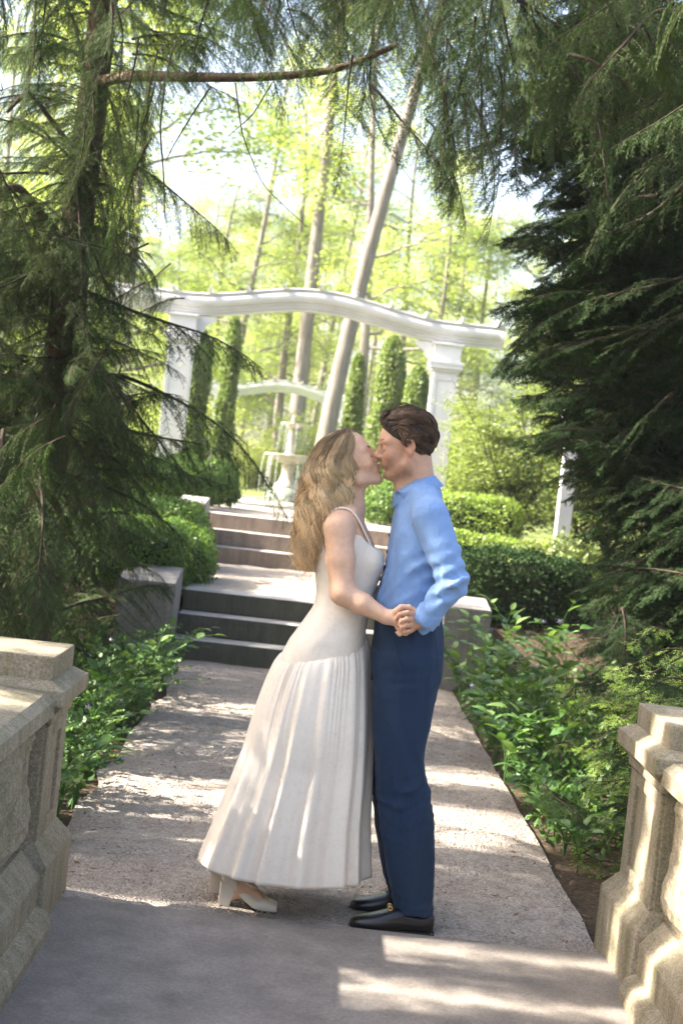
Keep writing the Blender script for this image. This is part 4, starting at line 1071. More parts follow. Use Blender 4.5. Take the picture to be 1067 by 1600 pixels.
# ---------------------------------------------------------------- the bright air under the trees
hz = bpy.data.materials.new('haze_air'); hz.use_nodes = True; nt = hz.node_tree
for n_ in list(nt.nodes):
    if n_.type != 'OUTPUT_MATERIAL': nt.nodes.remove(n_)
pv = nt.nodes.new('ShaderNodeVolumePrincipled'); pv.inputs['Density'].default_value = 0.0008; pv.inputs['Color'].default_value = (.95, .96, .97, 1); pv.inputs['Anisotropy'].default_value = .2
nt.links.new(pv.outputs[0], nt.nodes['Material Output'].inputs['Volume'])
bm = bmesh.new(); add_box(bm, -100, 100, -30, 180, -1.5, 34)
tag(bm_obj('haze', bm, hz), 'thin bright haze in the air of the garden', 'haze', kind='stuff')

# ================================================================ THE COUPLE
import openvdb
def PX(px, py, Y): return np.array(at(px, py, Y))

class Field:
    """signed distance field on a regular grid, filled by smooth unions of shapes"""
    def __init__(self, lo, hi, h):
        self.lo = np.array(lo, float); self.h = h
        n = np.ceil((np.array(hi)-self.lo)/h).astype(int)+1
        self.ax = [self.lo[i]+h*np.arange(n[i]) for i in range(3)]
        self.d = np.full(n, .05, np.float32)
    def block(self, lo, hi):
        s = []
        for i in range(3):
            a = int(np.clip(math.floor((lo[i]-self.lo[i])/self.h), 0, len(self.ax[i])-1)); b = int(np.clip(math.ceil((hi[i]-self.lo[i])/self.h)+1, a+1, len(self.ax[i])))
            s.append(slice(a, b))
        X, Y, Z = np.meshgrid(*[self.ax[i][s[i]] for i in range(3)], indexing='ij')
        return tuple(s), X, Y, Z
    def merge(self, s, v, k, op='u'):
        d = self.d[s]; v = v.astype(np.float32)
        if op == 'u':
            h = np.clip(.5+.5*(d-v)/k, 0, 1); self.d[s] = d*(1-h)+v*h-k*h*(1-h)
        else:                                            # carve v away
            h = np.clip(.5-.5*(d+v)/k, 0, 1); self.d[s] = d*(1-h)+(-v)*h+k*h*(1-h)
    def cap(self, a, b, ra, rb, k=.01, op='u', sq=None):
        a = np.asarray(a, float); b = np.asarray(b, float); m = max(ra, rb)+.05
        s, X, Y, Z = self.block(np.minimum(a, b)-m, np.maximum(a, b)+m)
        ab = b-a; L2 = ab@ab+1e-12
        t = np.clip(((X-a[0])*ab[0]+(Y-a[1])*ab[1]+(Z-a[2])*ab[2])/L2, 0, 1)
        dx, dy, dz = X-a[0]-t*ab[0], Y-a[1]-t*ab[1], Z-a[2]-t*ab[2]
        if sq: dx, dy, dz = dx*sq[0], dy*sq[1], dz*sq[2]
        self.merge(s, np.sqrt(dx*dx+dy*dy+dz*dz)-(ra+(rb-ra)*t), k, op)
    def chain(self, pts, rs, k=.01):
        for i in range(len(pts)-1): self.cap(pts[i], pts[i+1], rs[i], rs[i+1], k)
    def ell(self, c, r, R=None, k=.01, op='u'):
        c = np.asarray(c, float); r = np.asarray(r, float); m = r.max()+.05
        s, X, Y, Z = self.block(c-m, c+m)
        Q = np.stack([X-c[0], Y-c[1], Z-c[2]], -1)
        if R is not None: Q = Q@R                        # columns of R are the local axes
        e = np.sqrt(((Q/r)**2).sum(-1)); g = np.sqrt(((Q/r**2)**2).sum(-1))+1e-9
        self.merge(s, e*(e-1)/g, k, op)
    def loft(self, zs, xf, xb, yc, ry, k=.02, p=2.3):
        """upright body between a front curve and a back curve; ry lateral half widths; all given over heights zs"""
        lo = (min(np.min(xf), np.min(xb))-.05, np.min(yc)-np.max(ry)-.05, zs[0]-.05); hi = (max(np.max(xf), np.max(xb))+.05, np.max(yc)+np.max(ry)+.05, zs[-1]+.05)
        s, X, Y, Z = self.block(lo, hi)
        z = self.ax[2][s[2]]
        f = np.interp(z, zs, xf); b = np.interp(z, zs, xb); c = (f+b)/2; rx = np.abs(b-f)/2; y = np.interp(z, zs, np.broadcast_to(yc, (len(zs),))); w = np.interp(z, zs, ry)
        e = (np.abs((X-c)/rx)**p+np.abs((Y-y)/w)**p)**(1/p)
        v = (e-1)*np.minimum(rx, w)
        v = np.maximum(v, np.maximum(zs[0]-Z, Z-zs[-1]))
        self.merge(s, v, k)
    def wrinkle(self, fn, lo, hi):
        s, X, Y, Z = self.block(lo, hi); self.d[s] += fn(X, Y, Z).astype(np.float32)
    def mesh(self, smooth=1):
        g = openvdb.FloatGrid(background=.05); g.copyFromArray(np.ascontiguousarray(self.d))
        P, Q = g.convertToQuads(0.0)[:2]
        V = np.array(P, float)*self.h+self.lo; F = np.array(Q, int)[:, ::-1]
        e = np.vstack([F[:, [0, 1]], F[:, [1, 2]], F[:, [2, 3]], F[:, [3, 0]]]); e = np.vstack([e, e[:, ::-1]])
        cnt = np.bincount(e[:, 0], minlength=len(V))[:, None]
        for _ in range(smooth):
            acc = np.stack([np.bincount(e[:, 0], weights=V[e[:, 1], j], minlength=len(V)) for j in range(3)], 1)
            V = V*.4+.6*acc/np.maximum(cnt, 1)
        # make sure the faces look outwards
        a = V[F[:, 0]]; n = np.cross(V[F[:, 1]]-a, V[F[:, 2]]-a); vol = (a*n).sum()
        if vol < 0: F = F[:, ::-1]
        return V, F

def keep_faces(V, F, mask):
    F = F[mask]; u = np.unique(F); m = -np.ones(len(V), int); m[u] = np.arange(len(u)); return V[u], m[F]

def colour_attr(me, cols):
    a = me.color_attributes.new('tint', 'FLOAT_COLOR', 'POINT')
    a.data.foreach_set('color', np.hstack([cols, np.ones((len(cols), 1))]).astype(np.float32).ravel())

def attr_mat(name, rough, spec, sss=0.0, nz=0.08, nscale=60, bmp=0.1, sheen=0.0):
    m, nt, bs = mat_new(name); at_ = nt.nodes.new('ShaderNodeAttribute'); at_.attribute_name = 'tint'
    p = geo_pos(nt); n = noise(nt, p, nscale, 3, .6)
    col = mixc(nt, 1.0, at_.outputs['Color'], ramp(nt, n, [(.3, (1-nz,)*3), (.7, (1+nz,)*3)]), 'MULTIPLY')
    nt.links.new(col, bs.inputs['Base Color']); bs.inputs['Roughness'].default_value = rough; bs.inputs['Specular IOR Level'].default_value = spec
    if sss:
        bs.inputs['Subsurface Weight'].default_value = sss; bs.inputs['Subsurface Radius'].default_value = (.012, .005, .003); bs.inputs['Subsurface Scale'].default_value = 1.0
    if bmp: bump(nt, bs, noise(nt, p, 300, 3, .6), bmp, .002)
    return m
M['skin'] = attr_mat('skin', .5, .35, .12)
M['hair'] = attr_mat('hair', .58, .25, 0, .12, 200, 0)

def cloth_mat(name, col, rough=.75, spec=.2, weave=900, amt=.12, sheen=.15, fold=0.25):
    m, nt, bs = mat_new(name); p = geo_pos(nt)
    n = noise(nt, p, weave, 2, .5); b = noise(nt, p, 14, 4, .6)
    c = mixc(nt, 1.0, col, ramp(nt, n, [(.3, (1-amt,)*3), (.7, (1+amt,)*3)]), 'MULTIPLY')
    nt.links.new(c, bs.inputs['Base Color']); bs.inputs['Roughness'].default_value = rough; bs.inputs['Specular IOR Level'].default_value = spec
    bs.inputs['Sheen Weight'].default_value = sheen
    b2 = noise(nt, mapping(nt, p, (34, 34, 12), (.0, .6, 0)), 1.0, 5, .62, .8)
    add = nd(nt, 'ShaderNodeMath', operation='ADD'); nt.links.new(b, add.inputs[0]); nt.links.new(b2, add.inputs[1])
    bump(nt, bs, add.outputs[0], fold*1.6, .01); return m
M['shirt'] = cloth_mat('blue_cotton', (.19, .315, .56), .7, .25)
M['trouser'] = cloth_mat('navy_wool', (.011, .028, .062), .75, .2, amt=.35, sheen=.05)
M['leather'] = simple_mat('black_leather', (.008, .008, .009), .28, .5, bmp=.1, bscale=300)
M['gold'] = simple_mat('gold_metal', (.75, .5, .2), .3, .5, 1.0)
M['steel'] = simple_mat('steel', (.6, .6, .6), .3, .5, 1.0)
M['cream_leather'] = simple_mat('cream_leather', (.72, .64, .52), .35, .45)
M['sole'] = simple_mat('dark_sole', (.02, .018, .016), .7, .3)
def dress_mat():
    m, nt, bs = mat_new('cream_jacquard'); p = geo_pos(nt)
    v = nt.nodes.new('ShaderNodeTexVoronoi'); v.feature = 'SMOOTH_F1'; v.inputs['Scale'].default_value = 44
    n1 = noise(nt, p, 18, 3, .6, 1.5)
    mp = nt.nodes.new('ShaderNodeMix'); mp.data_type = 'RGBA'; mp.inputs[0].default_value = .12; nt.links.new(p, mp.inputs[6])
    nn = nt.nodes.new('ShaderNodeTexNoise'); nn.inputs['Scale'].default_value = 30; nt.links.new(p, nn.inputs['Vector']); nt.links.new(nn.outputs['Color'], mp.inputs[7])
    nt.links.new(mp.outputs[2], v.inputs['Vector'])
    pat = ramp(nt, v.outputs['Distance'], [(.30, (0, 0, 0)), (.36, (1, 1, 1)), (.46, (1, 1, 1)), (.52, (.15, .15, .15))])
    pat = mixc(nt, 1.0, pat, ramp(nt, n1, [(.42, (0, 0, 0)), (.55, (1, 1, 1))]), 'MULTIPLY')
    c = mixc(nt, pat, (.82, .725, .61), (.775, .675, .555)); nt.links.new(c, bs.inputs['Base Color'])
    r = nd(nt, 'ShaderNodeMapRange'); nt.links.new(pat, r.inputs[0]); r.inputs[3].default_value = .5; r.inputs[4].default_value = .68; nt.links.new(r.outputs[0], bs.inputs['Roughness'])
    bs.inputs['Specular IOR Level'].default_value = .3; bs.inputs['Sheen Weight'].default_value = .2
    bump(nt, bs, pat, .08, .002); return m
M['dress'] = dress_mat()

# ---------------------------------------------------------------- heads
class Head:
    def __init__(self, c, face, pitch, roll, s, yaw=0.0):
        """c: head centre; face -1 looks to -x, +1 to +x; pitch up positive; roll leans the crown towards the viewer (+)"""
        f = np.array([face*math.cos(pitch)*math.cos(yaw), math.sin(yaw)*math.cos(pitch), math.sin(pitch)]); u = np.array([-face*math.sin(pitch), 0, math.cos(pitch)])
        u = u-f*(u@f); u /= np.linalg.norm(u)
        l = np.cross(u, f)
        u2 = u*math.cos(roll)+l*math.sin(roll); l2 = l*math.cos(roll)-u*math.sin(roll)
        self.c = np.array(c); self.R = np.stack([f, l2, u2], 1); self.s = s
    def w(self, x, y, z): return self.c+self.R@(np.array([x, y, z])*self.s)
    def loc(self, V): return ((V-self.c)@self.R)/self.s

def build_head(F, H, female):
    s = H.s; R = H.R
    def E(c, r, k=.012, op='u'): F.ell(H.w(*c), np.array(r)*s, R, k*s, op)
    def K(a, b, ra, rb, k=.01, op='u'): F.cap(H.w(*a), H.w(*b), ra*s, rb*s, k*s, op)
    E((-.012, 0, .030), (.100, .075, .088))
    E((.030, 0, -.005), (.062, .062, .075), .02)
    E((.036, 0, -.055), (.050, .050, .052), .02)
    jw = .050 if female else .054; jr = .018 if female else .022
    for y in (-1, 1):
        K((-.008, y*jw, -.05), (.012, y*jw*.94, -.078), jr, jr, .02)
        K((.012, y*jw*.94, -.078), (.074, y*.016, -.104 if female else -.108), jr, .017, .02)
        E((.058, y*.036, -.028), (.026, .024, .024), .02)             # cheekbone
        K((.082, y*.012, .020), (.066, y*.046, .022), .011 if not female else .008, .010, .014)   # brow
    E((.080, 0, -.103 if female else -.106), (.018, .022, .018), .012)  # chin
    E((.076, 0, -.062), (.024, .034, .026), .014)                       # mouth mound
    K((.088, 0, .012), (.107, 0, -.026), .009, .011, .012)              # nose bridge
    E((.111, 0, -.031), (.0125, .0115, .011), .008)
    for y in (-1, 1): E((.100, y*.012, -.036), (.011, .008, .008), .006)
    for y in (-1, 1):
        E((.094, y*.033, -.002), (.016, .017, .012), .012, 's')         # eye sockets
        E((.072, y*.032, -.004), (.0155, .0165, .0135), .004)           # closed lids
    K((.098, -.014, -.058), (.098, .014, -.058), .0058, .0058, .005)    # lips
    K((.100, -.006, -.057), (.100, .006, -.057), .0055, .0055, .004)
    K((.096, -.012, -.069), (.096, .012, -.069), .0068, .0068, .005)
    K((.112, -.02, -.0635), (.112, .02, -.0635), .0015, .0015, .004, 's')
    for y in (-1, 1):                                                   # ears
        e = y*.077
        E((-.008, e, -.010), (.019, .008, .031), .006)
        K((-.022, e+y*.006, .012), (-.004, e+y*.008, .020), .0055, .0055, .004)
        K((-.022, e+y*.006, .012), (-.024, e+y*.006, -.012), .0055, .005, .004)
        K((-.024, e+y*.006, -.012), (-.006, e+y*.003, -.038), .005, .006, .004)
        E((-.004, e+y*.006, -.006), (.008, .006, .013), .004, 's')

def skin_colours(V, H, base, female):
    n = len(V); L = H.loc(V); c = np.tile(np.array(base), (n, 1))
    def blend(mask, col):
        c[:] = c*(1-mask[:, None])+np.array(col)*mask[:, None]
    x, y, z = L.T
    near = (np.abs(x) < .14) & (np.abs(z) < .14) & (np.abs(y) < .1)
    g = lambda c0, r: np.exp(-(((L-np.array(c0))/np.array(r))**2).sum(1))*near
    b = np.array(base)
    for sd in (-1, 1): blend(.18*g((.06, sd*.045, -.035), (.03, .03, .025)), b*np.array([1.1, .78, .72]))
    blend(.2*g((.112, 0, -.034), (.014, .02, .014)), b*np.array([1.1, .75, .68]))
    for sd in (-1, 1): blend(.4*g((-.01, sd*.085, -.008), (.03, .015, .04)), b*np.array([1.1, .72, .6]))
    lip = np.clip(g((.100, 0, -.0635), (.012, .022, .013))*1.6, 0, 1)
    blend(lip*.8, (.50, .17, .15) if female else (.42, .18, .14))
    if not female:
        edge = np.interp(x, [-.01, .02, .05, .08, .1], [-.03, -.058, -.075, -.048, -.046])
        beard = np.clip((edge+.012-z)/.024, 0, 1)*np.clip((x+.012)/.02, 0, 1)*np.clip((z+.135)/.02, 0, 1)*near
        beard *= 1-lip
        spot = .65+.7*np.abs(np.sin(V[:, 0]*900)*np.sin(V[:, 2]*1100))
        blend(np.clip(beard*.40*spot, 0, .6), (.20, .095, .045))
        blend(.35*g((.07, 0, .06), (.04, .06, .03)), b*.94)
    return c

def strands(paths, rads, cols, sides=3):
    """paths list of (n,3); returns V, F, colours"""
    n = paths[0].shape[0]; Pn = np.stack(paths); T = np.gradient(Pn, axis=1); T = unit(T)
    ref = np.array([.31, .81, .5]); N = unit(np.cross(T, ref)); B = np.cross(T, N)
    a = np.linspace(0, 2*np.pi, sides, endpoint=False)
    R = np.stack(rads)[:, :, None, None]
    V = Pn[:, :, None]+R*(np.cos(a)[None, None, :, None]*N[:, :, None]+np.sin(a)[None, None, :, None]*B[:, :, None])
    m = len(paths); base = (np.arange(m)*n*sides)[:, None, None]; i = (np.arange(n-1)*sides)[None, :, None]; j = np.arange(sides)[None, None]
    F = np.stack([base+i+j, base+i+(j+1) % sides, base+i+sides+(j+1) % sides, base+i+sides+j], -1).reshape(-1, 4)
    C = np.repeat(np.stack(cols)[:, :, None], sides, 2).reshape(-1, 3)
    return V.reshape(-1, 3), F, C

def hair_obj(name, V, F, C, parent, base):
    o = np_obj(name, V, F, M['hair'], parent, True, base); colour_attr(o.data, C); return o

def body_obj(name, V, F, C, parent, base):
    o = np_obj(name, V, F, M['skin'], parent, True, base); colour_attr(o.data, C); return o

def folds(seed, n, kmin, kmax, stretch, amp):
    """sum of long soft wrinkles; stretch = direction along which they run"""
    r = np.random.default_rng(seed); d = unit(np.array(stretch, float)); ks, ph = [], []
    for _ in range(n):
        q = r.normal(0, 1, 3); q = q-d*(q@d)*.85; q = unit(q)*r.uniform(kmin, kmax); ks.append(q); ph.append(r.uniform(0, 6.28))
    def fn(X, Y, Z):
        o = 0
        for q, p in zip(ks, ph):
            w = np.sin(q[0]*X+q[1]*Y+q[2]*Z+p+1.1*np.sin(11*X+8*Z+5*Y+p)); o = o+1.6*(np.abs(w)**.8-.6)*(.6+.5*np.sin(13*X-9*Z+2*p))
        return amp*o/math.sqrt(n)
    return fn

def curve(pts, Y): 
    """pixel outline -> heights (rising) and x"""
    w = np.array([PX(a, b, Y) for a, b in pts]); o = np.argsort(w[:, 2]); return w[o, 2], w[o, 0]

def hand(F, wrist, palm, side_dir, fingers, thumb, pr=(.034, .017, .036), fr=.0085, k=.006):
    F.cap(wrist, palm, .024, .026, .012, sq=(1, 1.35, 1))
    F.cap(wrist*.35+palm*.65, palm, .027, .03, .012, sq=(1, 1.5, 1))
    for ch, s_ in fingers: F.chain(ch, [fr*1.12*s_, fr*1.05*s_, fr*s_, fr*.8*s_][:len(ch)], k*.5)
    F.chain(thumb, [fr*1.5, fr*1.2, fr*1.05, fr*.85][:len(thumb)], k)

# ---------------------------------------------------------------- the man
YM = 5.05
mb = PX(611, 1452, YM); mb[2] = 0.0
man = empty('person', tuple(mb), 'person in light blue shirt and navy trousers bending to kiss the other', 'person', 'couple kissing on the path')
HM = Head(PX(634, 692.5, YM-.012), -1, rad(-15), rad(6), .965, rad(0))
F = Field(mb+np.array([-.42, -.38, -.02]), mb+np.array([.36, .4, 1.9]), .0042)
build_head(F, HM, False)
nb = PX(655, 782, YM)
F.cap(HM.w(-.028, 0, -.045), nb, .056, .062, .025); F.cap(HM.w(.02, 0, -.085), PX(632, 778, YM), .028, .04, .03)
fz, fx = curve([(618, 790), (612, 830), (608, 880), (600, 912), (594, 937), (592, 970), (590, 1010), (592, 1040)], YM)
bz, bxx = curve([(686, 785), (696, 830), (694, 880), (688, 912), (684, 945), (684, 980), (686, 1015), (680, 1045)], YM)
zz = np.linspace(.98, 1.47, 12)
F.loft(zz, np.interp(zz, fz, fx)+.012, np.interp(zz, bz, bxx)-.012, YM, np.interp(zz, [.98, 1.1, 1.3, 1.47], [.15, .145, .175, .13]), .03)
shn, shf = PX(672, 806, YM-.17), PX(668, 812, YM+.17)
eln, wrn = PX(708, 908, YM-.225), PX(664, 968, YM-.2)
elf, wrf = PX(690, 905, YM+.26), PX(628, 925, YM+.24)
F.cap(nb, shn, .045, .045, .03); F.cap(nb, shf, .045, .045, .03)
for sh, el, wr in ((shn, eln, wrn), (shf, elf, wrf)):
    F.cap(sh, el, .048, .036, .02); F.cap(el, wr, .036, .026, .015)
anf, ann = PX(640, 1418, YM+.08), PX(646, 1432, YM-.07)
knn, knf = PX(632, 1215, YM-.07), PX(622, 1210, YM+.08)
hpn, hpf = PX(644, 1020, YM-.085), PX(642, 1020, YM+.085)
for h_, k_, a_ in ((hpn, knn, ann), (hpf, knf, anf)):
    F.cap(h_, k_, .066, .050, .03); F.cap(k_, a_, .050, .034, .02)
    F.cap(a_, a_+np.array([-.15, 0, -.055]), .034, .02, .02); F.cap(a_, a_+np.array([.03, 0, -.05]), .034, .028, .02)
# his near hand closing round hers
hY = YM-.2
pm = PX(646, 971, hY)
hm_f = [([PX(648, 960, hY-.012), PX(637, 957, hY-.034), PX(624, 960, hY-.03), PX(619, 967, hY-.018)], 1.05),
        ([PX(646, 968, hY-.012), PX(636, 967, hY-.036), PX(627, 970, hY-.032), PX(624, 976, hY-.02)], 1.05),
        ([PX(645, 976, hY-.010), PX(636, 977, hY-.032), PX(629, 979, hY-.028), PX(627, 984, hY-.016)], 1.0),
        ([PX(645, 984, hY-.004), PX(638, 986, hY-.024), PX(632, 987, hY-.020), PX(630, 989, hY-.01)], .9)]
hm_t = [PX(656, 961, hY+.006), PX(644, 952, hY+.012), PX(634, 948, hY+.010)]
hand(F, wrn, pm, None, hm_f, hm_t)
# far hand resting at her back
pf = PX(610, 930, YM+.23)
hand(F, wrf, pf, None, [([pf+np.array([-.02, -.01, .024-.016*i]), pf+np.array([-.055, -.03, .024-.016*i]), pf+np.array([-.08, -.05, .022-.016*i])], 1.0) for i in range(4)], [pf+np.array([.0, -.0, .03]), pf+np.array([-.03, -.02, .055]), pf+np.array([-.05, -.03, .06])])
V, Q = F.mesh(2)
body_obj('body', V, Q, skin_colours(V, HM, (.56, .325, .215), False), man, mb)

# shirt
F = Field(mb+np.array([-.4, -.36, .85]), mb+np.array([.36, .4, 1.6]), .0048)
fz, fx = curve([(620, 775), (615, 800), (608, 840), (602, 880), (593, 912), (586, 935), (589, 950), (592, 985)], YM)
bz, bxx = curve([(676, 762), (696, 785), (706, 840), (702, 900), (697, 940), (690, 962), (686, 990)], YM)
zz = np.linspace(1.03, 1.50, 24)
F.loft(zz, np.interp(zz, fz, fx), np.interp(zz, bz, bxx), YM, np.interp(zz, [1.03, 1.08, 1.14, 1.3, 1.4, 1.47, 1.50], [.15, .165, .168, .185, .175, .13, .09]), .02)
F.ell(PX(655, 772, YM), (.078, .088, .05), None, .03)
for sh in (shn, shf): F.cap(PX(658, 772, YM)+(sh-nb)*.15, sh, .058, .062, .03)
cfn = wrn*.86+eln*.14; cff = wrf*.86+elf*.14
for sh, el, cf in ((shn, eln, cfn), (shf, elf, cff)):
    F.cap(sh, sh*.45+el*.55, .064, .060, .007); F.cap(sh*.45+el*.55, el, .060, .056, .007); F.cap(el, cf, .055, .043, .006)
w1 = folds(3, 7, 38, 80, (1, 0, .6), .0052); w2 = folds(4, 6, 60, 120, (.7, .2, -.5), .0045); w3 = folds(5, 5, 55, 90, (.45, 0, 1), .0035)
lo_, hi_ = mb+np.array([-.4, -.36, .85]), mb+np.array([.36, .4, 1.6])
F.wrinkle(lambda X, Y, Z: w1(X, Y, Z)*np.clip((1.40-Z)/.2, .12, 1)*1.1+w3(X, Y, Z)*np.clip((X-mb[0]-.02)/.06, 0, 1)*np.clip((Z-1.15)/.1, 0, 1), lo_, hi_)
def elbow(X, Y, Z):
    dd = np.sqrt((X-eln[0])**2+(Y-eln[1])**2+(Z-eln[2])**2); t = np.exp(-(dd/.11)**2)
    return t*(w2(X, Y, Z)*1.6+.006*np.sin((X*.5-Z*.85)*130))
F.wrinkle(elbow, lo_, hi_)
V, Q = F.mesh(1)
shirt = np_obj('shirt', V, Q, M['shirt'], man, True, mb)
# cuff
ax_ = unit(wrn-eln)
def ring_tube(c, axis, prof, seg=28, ell=(1, 1), ref=(0, 1, 0)):
    axis = unit(np.array(axis)); n = np.array(ref, float); n = unit(n-axis*(n@axis)); b = np.cross(axis, n)
    a = np.linspace(0, 2*np.pi, seg, endpoint=False); V = []
    for r0, t in prof: V.append(c+axis*t+r0*(np.cos(a)[:, None]*n*ell[0]+np.sin(a)[:, None]*b*ell[1]))
    V = np.vstack(V); m = len(prof); F = [(i*seg+k, i*seg+(k+1) % seg, (i+1)*seg+(k+1) % seg, (i+1)*seg+k) for i in range(m-1) for k in range(seg)]
    return V, np.array(F)
V, Q = ring_tube(cfn, ax_, [(.03, -.02), (.045, -.022), (.0475, -.014), (.0465, .03), (.0455, .040), (.043, .041), (.041, .03)], ell=(.92, 1)); np_obj('cuff', V, Q, M['shirt'], shirt, True, mb)
V, Q = ring_tube(wrn+ax_*.006, ax_, [(.031+.004*math.cos(t), .004*math.sin(t)) for t in np.linspace(0, 6.283, 9)], ell=(.98, 1.1)); np_obj('bracelet', V, Q, M['steel'], man, True, mb)
# collar
Ff, Kk = PX(613, 771, YM), PX(667, 737, YM); cc = (Ff+Kk)/2
Bt, Bk = PX(627, 788, YM), PX(687, 757, YM); cb = (Bt+Bk)/2
def collar_pt(phi, top):
    if top: c, a, b, f, k_ = cc, (Kk[0]-Ff[0])/2, .064, Ff, Kk
    else: c, a, b, f, k_ = cb, (Bk[0]-Bt[0])/2+.012, .099, Bt, Bk
    u = math.cos(phi); return np.array([c[0]-a*u, YM-b*math.sin(phi), (f[2]+k_[2])/2+(f[2]-k_[2])/2*u])
V = []; n = 40
for i in range(n+1):
    ph = rad(14)+rad(332)*i/n; pb = rad(38)+rad(284)*i/n
    T_ = collar_pt(ph, True); B_ = collar_pt(pb, False)
    Mid = (T_+B_)/2+np.array([0, -math.copysign(.006, math.sin(ph)), .008])
    inn = T_*.96+np.array([cc[0], YM, T_[2]])*.04-np.array([0, 0, .02]); 
    low = np.array([cc[0]+(T_[0]-cc[0])*.98, YM+(T_[1]-YM)*.98, T_[2]-.05])
    V += [low, inn, T_+np.array([0, 0, .0015]), Mid, B_, B_*.99+.01*np.array([cb[0], YM, B_[2]])-np.array([0, 0, .003])]
Q = [(6*i+k, 6*i+6+k, 6*i+7+k, 6*i+1+k) for i in range(n) for k in range(5)]
np_obj('collar', V, Q, M['shirt'], shirt, True, mb)
bm = bmesh.new()
for (a_, b_) in ((607.5, 836), (604.5, 862), (601.5, 886), (594, 912)):
    p = Vector(PX(a_, b_, YM-.035)-mb)
    bmesh.ops.create_uvsphere(bm, u_segments=10, v_segments=6, radius=.006, matrix=Matrix.Translation(p) @ Matrix.Diagonal((.5, 1, 1, 1)))
bm_obj('button', bm, simple_mat('navy_button', (.03, .04, .1), .3, .5), shirt, True)
seam_c = shn*.93+eln*.07; ax2 = unit(eln-shn+np.array([0, -.12, 0]))
M['seam'] = simple_mat('blue_seam', (.12, .21, .40), .8, .1)
V, Q = ring_tube(seam_c+np.array([0, .012, 0]), ax2, [(.0665+.0012*math.cos(t), .0012*math.sin(t)) for t in np.linspace(0, 6.283, 7)], 36, (1, 1.02)); np_obj('sleeve_seam', V, Q, M['seam'], shirt, True, mb)
# trousers
F = Field(mb+np.array([-.3, -.3, .0]), mb+np.array([.3, .3, 1.16]), .0048)
fz, fx = curve([(588, 945), (584, 970), (581, 1010), (580, 1060), (584, 1100)], YM)
bz, bxx = curve([(688, 955), (692, 985), (694, 1012), (690, 1055), (680, 1095)], YM)
zz = np.linspace(.86, 1.115, 12)
F.loft(zz, np.interp(zz, fz, fx), np.interp(zz, bz, bxx), YM, np.interp(zz, [.86, .95, 1.05, 1.115], [.17, .18, .165, .155]), .02)
def leg(front, back, yc, wz, wr):
    fz, fx = curve(front, yc); bz, bxx = curve(back, yc); lo = max(fz[0], bz[0]); zz = np.linspace(lo, min(.98, fz[-1], bz[-1]), 40)
    F.loft(zz, np.interp(zz, fz, fx), np.interp(zz, bz, bxx), yc, np.interp(zz, wz, wr), .006, 2.1)
leg([(584, 985), (581, 1080), (583, 1140), (585, 1196), (589, 1250), (596, 1310), (604, 1361), (612, 1400), (617, 1428)], [(692, 1012), (688, 1060), (677, 1110), (668, 1150), (662, 1192), (672, 1235), (679, 1285), (679, 1360), (677, 1428)], YM-.075, [.05, .3, .5, .7, .95], [.068, .074, .076, .088, .1])
leg([(582, 985), (579, 1080), (577, 1140), (576, 1196), (581, 1250), (589, 1310), (598, 1361), (606, 1390), (610, 1408)], [(690, 1012), (682, 1060), (668, 1110), (657, 1150), (650, 1196), (655, 1250), (660, 1300), (662, 1360), (662, 1408)], YM+.08, [.05, .3, .5, .7, .95], [.068, .074, .076, .088, .1])
t1 = folds(8, 5, 30, 55, (.12, 0, 1), .0045); t2 = folds(9, 6, 50, 90, (1, .2, .6), .006)
F.wrinkle(lambda X, Y, Z: t1(X, Y, Z)+t2(X, Y, Z)*(np.exp(-((Z-.47)/.1)**2)+.8*np.exp(-((Z-.1)/.06)**2)+.35*np.exp(-((Z-.88)/.1)**2)), mb+np.array([-.3, -.3, .0]), mb+np.array([.3, .3, 1.16]))
V, Q = F.mesh(1)
tro = np_obj('trousers', V, Q, M['trouser'], man, True, mb)
# front crease and pocket welt
pk = np.array([PX(606, 985, YM-.178), PX(613, 1005, YM-.184), PX(622, 1030, YM-.186), PX(626, 1046, YM-.184)])
V, Q = tube_np(pk, [.004]*4, 5); np_obj('pocket_edge', V, Q, M['trouser'], tro, True, mb)
V, Q = ring_tube(PX(639, 957, YM), (0.08, 0, 1), [(.0, -.0), (.119, -.016), (.122, -.012), (.122, .014), (.119, .017), (0, .017)], 40, (1.38, 1)); np_obj('belt', V, Q, M['leather'], man, True, mb)

def shoe_loft(toe, heel, secs, w, yc_off=0.0, seg=20, lift=None):
    """secs: (t along toe->heel, bottom z, top z, half width factor)"""
    toe = np.array(toe); heel = np.array(heel); V = []
    d = heel-toe; d[2] = 0; L = np.linalg.norm(d); d /= L; lat = np.array([-d[1], d[0], 0])
    a = np.linspace(0, 2*np.pi, seg, endpoint=False)
    for t, z0, z1, wf in secs:
        c = toe+d*L*t; zc = (z0+z1)/2; hz = (z1-z0)/2; x = np.sign(np.cos(a))*np.abs(np.cos(a))**.75; y = np.sign(np.sin(a))*np.abs(np.sin(a))**np.where(np.sin(a) < 0, .45, .9)
        V.append(np.stack([c[0]+lat[0]*w*wf*x, c[1]+lat[1]*w*wf*x, zc+hz*y], 1))
    V = np.vstack(V); m = len(secs)
    Q = [(i*seg+k, i*seg+(k+1) % seg, (i+1)*seg+(k+1) % seg, (i+1)*seg+k) for i in range(m-1) for k in range(seg)]
    n0 = len(V); V = np.vstack([V, V[:seg].mean(0), V[-seg:].mean(0)])
    Q += [(n0, (k+1) % seg, k, k) for k in range(0)]
    return V, np.array(Q)
